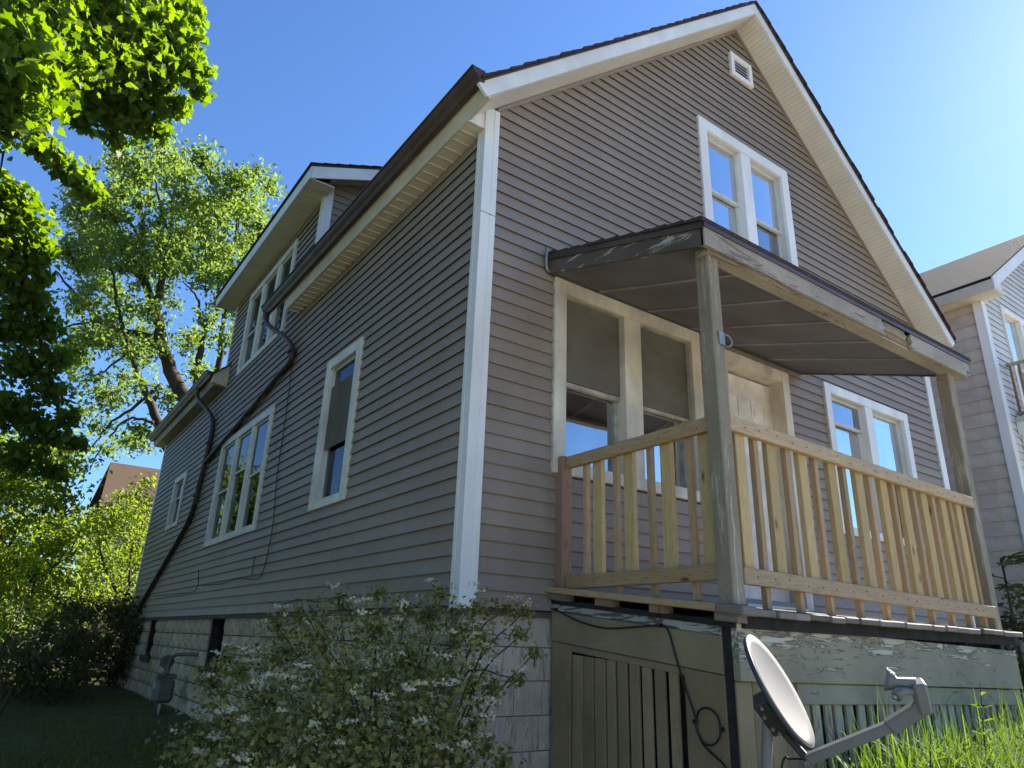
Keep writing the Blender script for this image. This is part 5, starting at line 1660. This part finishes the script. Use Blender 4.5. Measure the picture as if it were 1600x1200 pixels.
# ------------------------------------------------------------------ flowering bush at the corner
BU = thing('flowering_bush', 'large bush with small leaves and white flower heads at the house corner', 'bush', (-0.55, -0.35, -1.5))
out_ = [(300, 1180, 3.0, .22), (345, 1130, 3.1, .24), (330, 1070, 3.3, .15), (375, 1050, 3.2, .16), (352, 1028, 3.4, .07), (420, 1090, 3.0, .26), (440, 1020, 3.3, .20), (470, 965, 3.5, .14), (430, 975, 3.6, .10),
        (500, 1000, 3.3, .24), (530, 945, 3.5, .13), (545, 1060, 2.9, .30), (590, 985, 3.3, .22), (592, 928, 3.5, .08), (630, 950, 3.5, .13), (640, 1030, 3.1, .25), (690, 930, 3.5, .10), (670, 965, 3.4, .17),
        (720, 990, 3.3, .18), (745, 950, 3.4, .13), (790, 950, 3.4, .09), (820, 955, 3.4, .06), (815, 990, 3.35, .08), (835, 1020, 3.3, .05), (760, 1000, 3.2, .12), (700, 1060, 3.0, .22), (740, 1070, 3.1, .13), (770, 1075, 3.15, .08), (810, 1060, 3.2, .05),
        (690, 1130, 2.8, .20), (640, 1120, 2.8, .24), (740, 1130, 3.0, .10), (580, 1140, 2.7, .28), (500, 1130, 2.7, .30), (420, 1160, 2.7, .26), (370, 1190, 2.7, .24), (660, 1190, 2.7, .22), (720, 1190, 2.8, .18), (790, 1195, 2.9, .10), (760, 1170, 2.95, .08), (540, 1200, 2.6, .26), (450, 1210, 2.6, .26), (600, 1215, 2.6, .25),
        (500, 1080, 3.7, .30), (600, 1070, 3.8, .30), (420, 1150, 3.6, .28), (560, 1170, 3.5, .30), (660, 1060, 3.7, .26),
        (350, 1260, 2.7, .28), (450, 1290, 2.6, .30), (560, 1290, 2.6, .30), (670, 1270, 2.7, .26), (500, 1380, 2.7, .3), (620, 1370, 2.7, .3), (400, 1370, 2.8, .3)]
tb = MB()
pos, nr_, fp, fn = [], [], [], []
bbase = np.array((-0.55, -0.35, -1.55))
for (px, py, d, r) in out_:
    c = at(px, py, d)
    n = int(6800 * r * r) + 36
    p, dd = clump_points(c, r, n, 0.95, 0.05)
    ok = ~((p[:, 0] > -0.035) & (p[:, 1] > -0.035))
    p, dd = p[ok], dd[ok]
    n = len(p)
    pos.append(p); nr_.append(RNG.normal(size=(n, 3)) * 0.6 + dd * 0.5 + np.array([0.0, -0.2, 0.6]))
    m = bbase * 0.42 + c * 0.58 + np.array([0, 0, 0.10 + 0.22 * max(0.0, min(1.0, (px - 640) / 150))]) * (1.0 if py < 1080 else 0.2) + RNG.normal(size=3) * 0.07
    tb.tube(smooth_path([tuple(bbase + RNG.normal(size=3) * 0.05), tuple(m), tuple(c)], 4), [0.010 - 0.0075 * i / 8 for i in range(9)], 6)
    for e in p[RNG.integers(0, n, max(3, n // 40))]:
        tb.tube([tuple(c), tuple((c + e) / 2 + RNG.normal(size=3) * 0.02), tuple(e)], [0.003, 0.0022, 0.0012], 4)
    # flower heads on the outer skin, towards the light and the lens
    nf = (int(70 * r * r * 1.1) + 1) if random.random() < 0.78 else 0
    p2, d2 = clump_points(c, r * 1.05, nf * 3, 0.95, 0.92)
    toward = d2 @ (-FW * 0.8 + np.array([0, -0.3, 0.8]))
    sel = np.argsort(-toward)[:nf]
    for q in p2[sel]:
        if q[0] > -0.05 and q[1] > -0.05: continue
        k = int(RNG.integers(8, 30))
        hr = 0.011 + 0.0009 * k
        o = RNG.normal(size=(k, 3)) * np.array([1, 1, 0.35]) * hr * 0.6
        fp.append(q + o); fn.append(RNG.normal(size=(k, 3)) * 0.4 + np.array([0, -0.45, 0.9]))
tb.build('stems', M['twig'], BU, smooth=True)['kind'] = 'stuff'
pos = np.concatenate(pos); nr_ = np.concatenate(nr_)
fo_ = link('foliage', leafmesh('bush_leaves', pos, nr_, RNG.uniform(0.012, 0.034, len(pos)), T_oval6(0.33), tip=RNG.normal(size=pos.shape)), M['bushleaf'], BU)
fo_['kind'] = 'stuff'
fp = np.concatenate(fp); fn = np.concatenate(fn)
fl = link('flowers', leafmesh('bush_flowers', fp, fn, RNG.uniform(0.007, 0.0115, len(fp)), T_flower(), tip=RNG.normal(size=fp.shape)), M['petal'], BU)
fl['kind'] = 'stuff'

# ------------------------------------------------------------------ grass
def blades(name, roots, h, wd, lean, mat, label, segs=4, curl=1.0):
    n = len(roots)
    th = RNG.random(n) * 2 * np.pi
    dirv = np.stack([np.cos(th), np.sin(th), np.zeros(n)], 1)
    dirv[:, 0] += lean[0]; dirv[:, 1] += lean[1]
    side = np.stack([-dirv[:, 1], dirv[:, 0], np.zeros(n)], 1)
    side /= np.linalg.norm(side, axis=1, keepdims=True)
    h = np.asarray(h)
    cu = (RNG.random(n) ** 0.7) * curl
    V = np.zeros((n, segs * 2 + 1, 3))
    for s in range(segs + 1):
        t = s / segs
        out = dirv * (h * cu * 0.85 * t ** 1.9)[:, None]
        z = h * (t - 0.42 * cu * t ** 2.6)
        c = roots + out
        c[:, 2] += z
        w_ = (wd * (1 - t ** 1.6))[:, None] * side
        if s < segs:
            V[:, 2 * s] = c - w_; V[:, 2 * s + 1] = c + w_
        else:
            V[:, 2 * s] = c
    k = segs * 2 + 1
    fc = []
    for s in range(segs - 1):
        a = 2 * s
        fc += [(a, a + 1, a + 3), (a, a + 3, a + 2)]
    a = 2 * (segs - 1)
    fc.append((a, a + 1, a + 2))
    idx = (np.array(fc)[None] + (np.arange(n) * k)[:, None, None]).reshape(-1)
    me = bpy.data.meshes.new(name)
    me.vertices.add(n * k); me.vertices.foreach_set('co', V.reshape(-1))
    me.loops.add(len(idx)); me.loops.foreach_set('vertex_index', idx.astype(np.int32))
    nf = n * len(fc)
    me.polygons.add(nf); me.polygons.foreach_set('loop_start', np.arange(0, nf * 3, 3, dtype=np.int32))
    me.update(calc_edges=True)
    o = link(name, me, M[mat])
    return tag(o, label, 'grass', kind='stuff')


def roots_in(n, x0, x1, y0, y1):
    x = RNG.uniform(x0, x1, n); y = RNG.uniform(y0, y1, n)
    return np.stack([x, y, [gz(a, b) - 0.01 for a, b in zip(x, y)]], 1)


r1 = np.concatenate([roots_in(5200, 0.95, 6.5, -2.9, -1.55), roots_in(2600, 1.2, 3.4, -2.7, -1.6)])
hh = RNG.uniform(0.22, 0.66, len(r1)) * (0.75 + 0.35 * np.sin(r1[:, 0] * 2.1 + r1[:, 1] * 3) ** 2)
blades('long_grass', r1, hh, RNG.uniform(0.0025, 0.0085, len(r1)), (0.35, -0.25), 'grassl', 'long sunlit grass growing in front of the porch', 6, 1.35)
r2 = np.concatenate([roots_in(26000, -3.4, -0.02, 2.2, 10.5), roots_in(7000, -4.5, 0.5, 10.5, 19)])
pt_ = np.sin(r2[:, 0] * 1.9 + 0.6 * np.sin(r2[:, 1] * 0.8)) * np.cos(r2[:, 1] * 0.9 + r2[:, 0]) + RNG.normal(size=len(r2)) * 0.35
r2 = r2[pt_ > -0.25]
blades('lawn_grass', r2, RNG.uniform(0.04, 0.12, len(r2)), RNG.uniform(0.002, 0.0042, len(r2)), (0, 0), 'grassd', 'short shaded grass in the side yard', 3)
r3 = np.concatenate([roots_in(9000, -4.5, 6.5, -3.6, -1.6), roots_in(3000, 4.2, 9.0, -1.6, 2.0)])
r3 = r3[~((r3[:, 0] > 0.6) & (r3[:, 0] < 4.0) & (r3[:, 1] > -1.5))]
blades('lawn_grass', r3, RNG.uniform(0.05, 0.16, len(r3)), RNG.uniform(0.002, 0.004, len(r3)), (0.1, 0), 'grassl', 'sunlit front lawn grass', 3)

# tall weed stalks in the long grass
def weed(x, y, h, label, nleaf=22):
    z = gz(x, y)
    root = thing('weed', label, 'weed', (x, y, z), 'weeds in the long grass')
    st = smooth_path([(x, y, z), (x + 0.02, y, z + h * 0.5), (x + 0.05, y - 0.02, z + h)], 5)
    MB().tube(st, [0.006 - 0.0004 * i for i in range(len(st))], 6).build('stem', M['twig'], root, smooth=True)
    lm_ = leafmesh('leaf', np.zeros((1, 3)), np.array([[0, 0, 1.0]]), [1.0], T_oval6(0.14, 0.05), tip=np.array([[1.0, 0, 0]]))
    for k in range(nleaf):
        t = 0.15 + 0.85 * k / nleaf
        p = st[min(len(st) - 1, int(t * (len(st) - 1)))]
        th = k * 2.4
        leaf_obj(p, (-0.4 * math.cos(th), -0.4 * math.sin(th), 0.9), (math.cos(th), math.sin(th), 0.35), random.uniform(0.07, 0.12) * (1.2 - 0.6 * t), lm_, M['grassl'], root)


wp = at(1533, 1150, 3.55); weed(wp[0], wp[1], 0.62, 'tallest leafy weed standing in the grass before the porch slats')
wp = at(1440, 1150, 3.3); weed(wp[0], wp[1], 0.40, 'shorter weed in the grass below the dish arm', 14)

# feathery sumac between the houses
def frond_tree(base, fr, label):
    root = thing('sumac', label, 'shrub', tuple(base))
    tb = MB()
    lm_ = leafmesh('sumac_leaf', np.zeros((1, 3)), np.array([[0, 0, 1.0]]), [1.0], T_oval6(0.15, 0.05), tip=np.array([[1.0, 0, 0]]))
    pos, nr, tips, sz = [], [], [], []
    for (h, th, ln) in fr:
        s = np.array(base) + np.array([0, 0, h])
        d = np.array([math.cos(th), math.sin(th), 0.35])
        pts = [s + d * ln * t + np.array([0, 0, -0.35 * ln * t * t]) for t in np.linspace(0, 1, 8)]
        tb.tube([tuple(p) for p in pts], [0.008, .007, .006, .006, .005, .004, .003, .002], 5)
        sd = np.array([-math.sin(th), math.cos(th), 0])
        for t in np.linspace(0.15, 1, 13):
            p = s + d * ln * t + np.array([0, 0, -0.35 * ln * t * t])
            for k in (-1, 1):
                pos.append(p); nr.append(np.array([0, 0, 1]) + RNG.normal(size=3) * 0.2); tips.append(sd * k + d * 0.45 + np.array([0, 0, -0.3])); sz.append(0.17 * (1.1 - 0.5 * t))
    tb.tube([tuple(base), tuple(np.array(base) + np.array([0.03, 0, max(f[0] for f in fr)]))], [0.03, 0.012], 8)
    tb.build('stems', M['twig'], root, smooth=True)['kind'] = 'stuff'
    o = link('foliage', leafmesh('sumac_leaves', np.array(pos), np.array(nr), sz, T_oval6(0.15, 0.05), tip=np.array(tips)), M['shade'], root)
    o['kind'] = 'stuff'


frond_tree((7.7, -0.1, -1.0), [(0.4 + 0.12 * k, k * 1.9, random.uniform(0.5, 0.85)) for k in range(14)], 'feathery sumac between the porch and the taupe neighbouring wall')
sb = [(random.uniform(1565, 1640), random.uniform(935, 1060), random.uniform(8.0, 9.2), random.uniform(0.2, 0.35)) for _ in range(26)]
clump_tree('shrub', 'dark leafy shrub right of the porch in front of the neighbouring house', 'shrub', (8.2, -0.8, -1.1), [[(8.2, -0.8, -1.2), (8.2, -0.8, -0.3), (8.3, -0.8, 0.3)]], blobs(sb), 'shade', (0.06, 0.11), None, 260, 0.03)
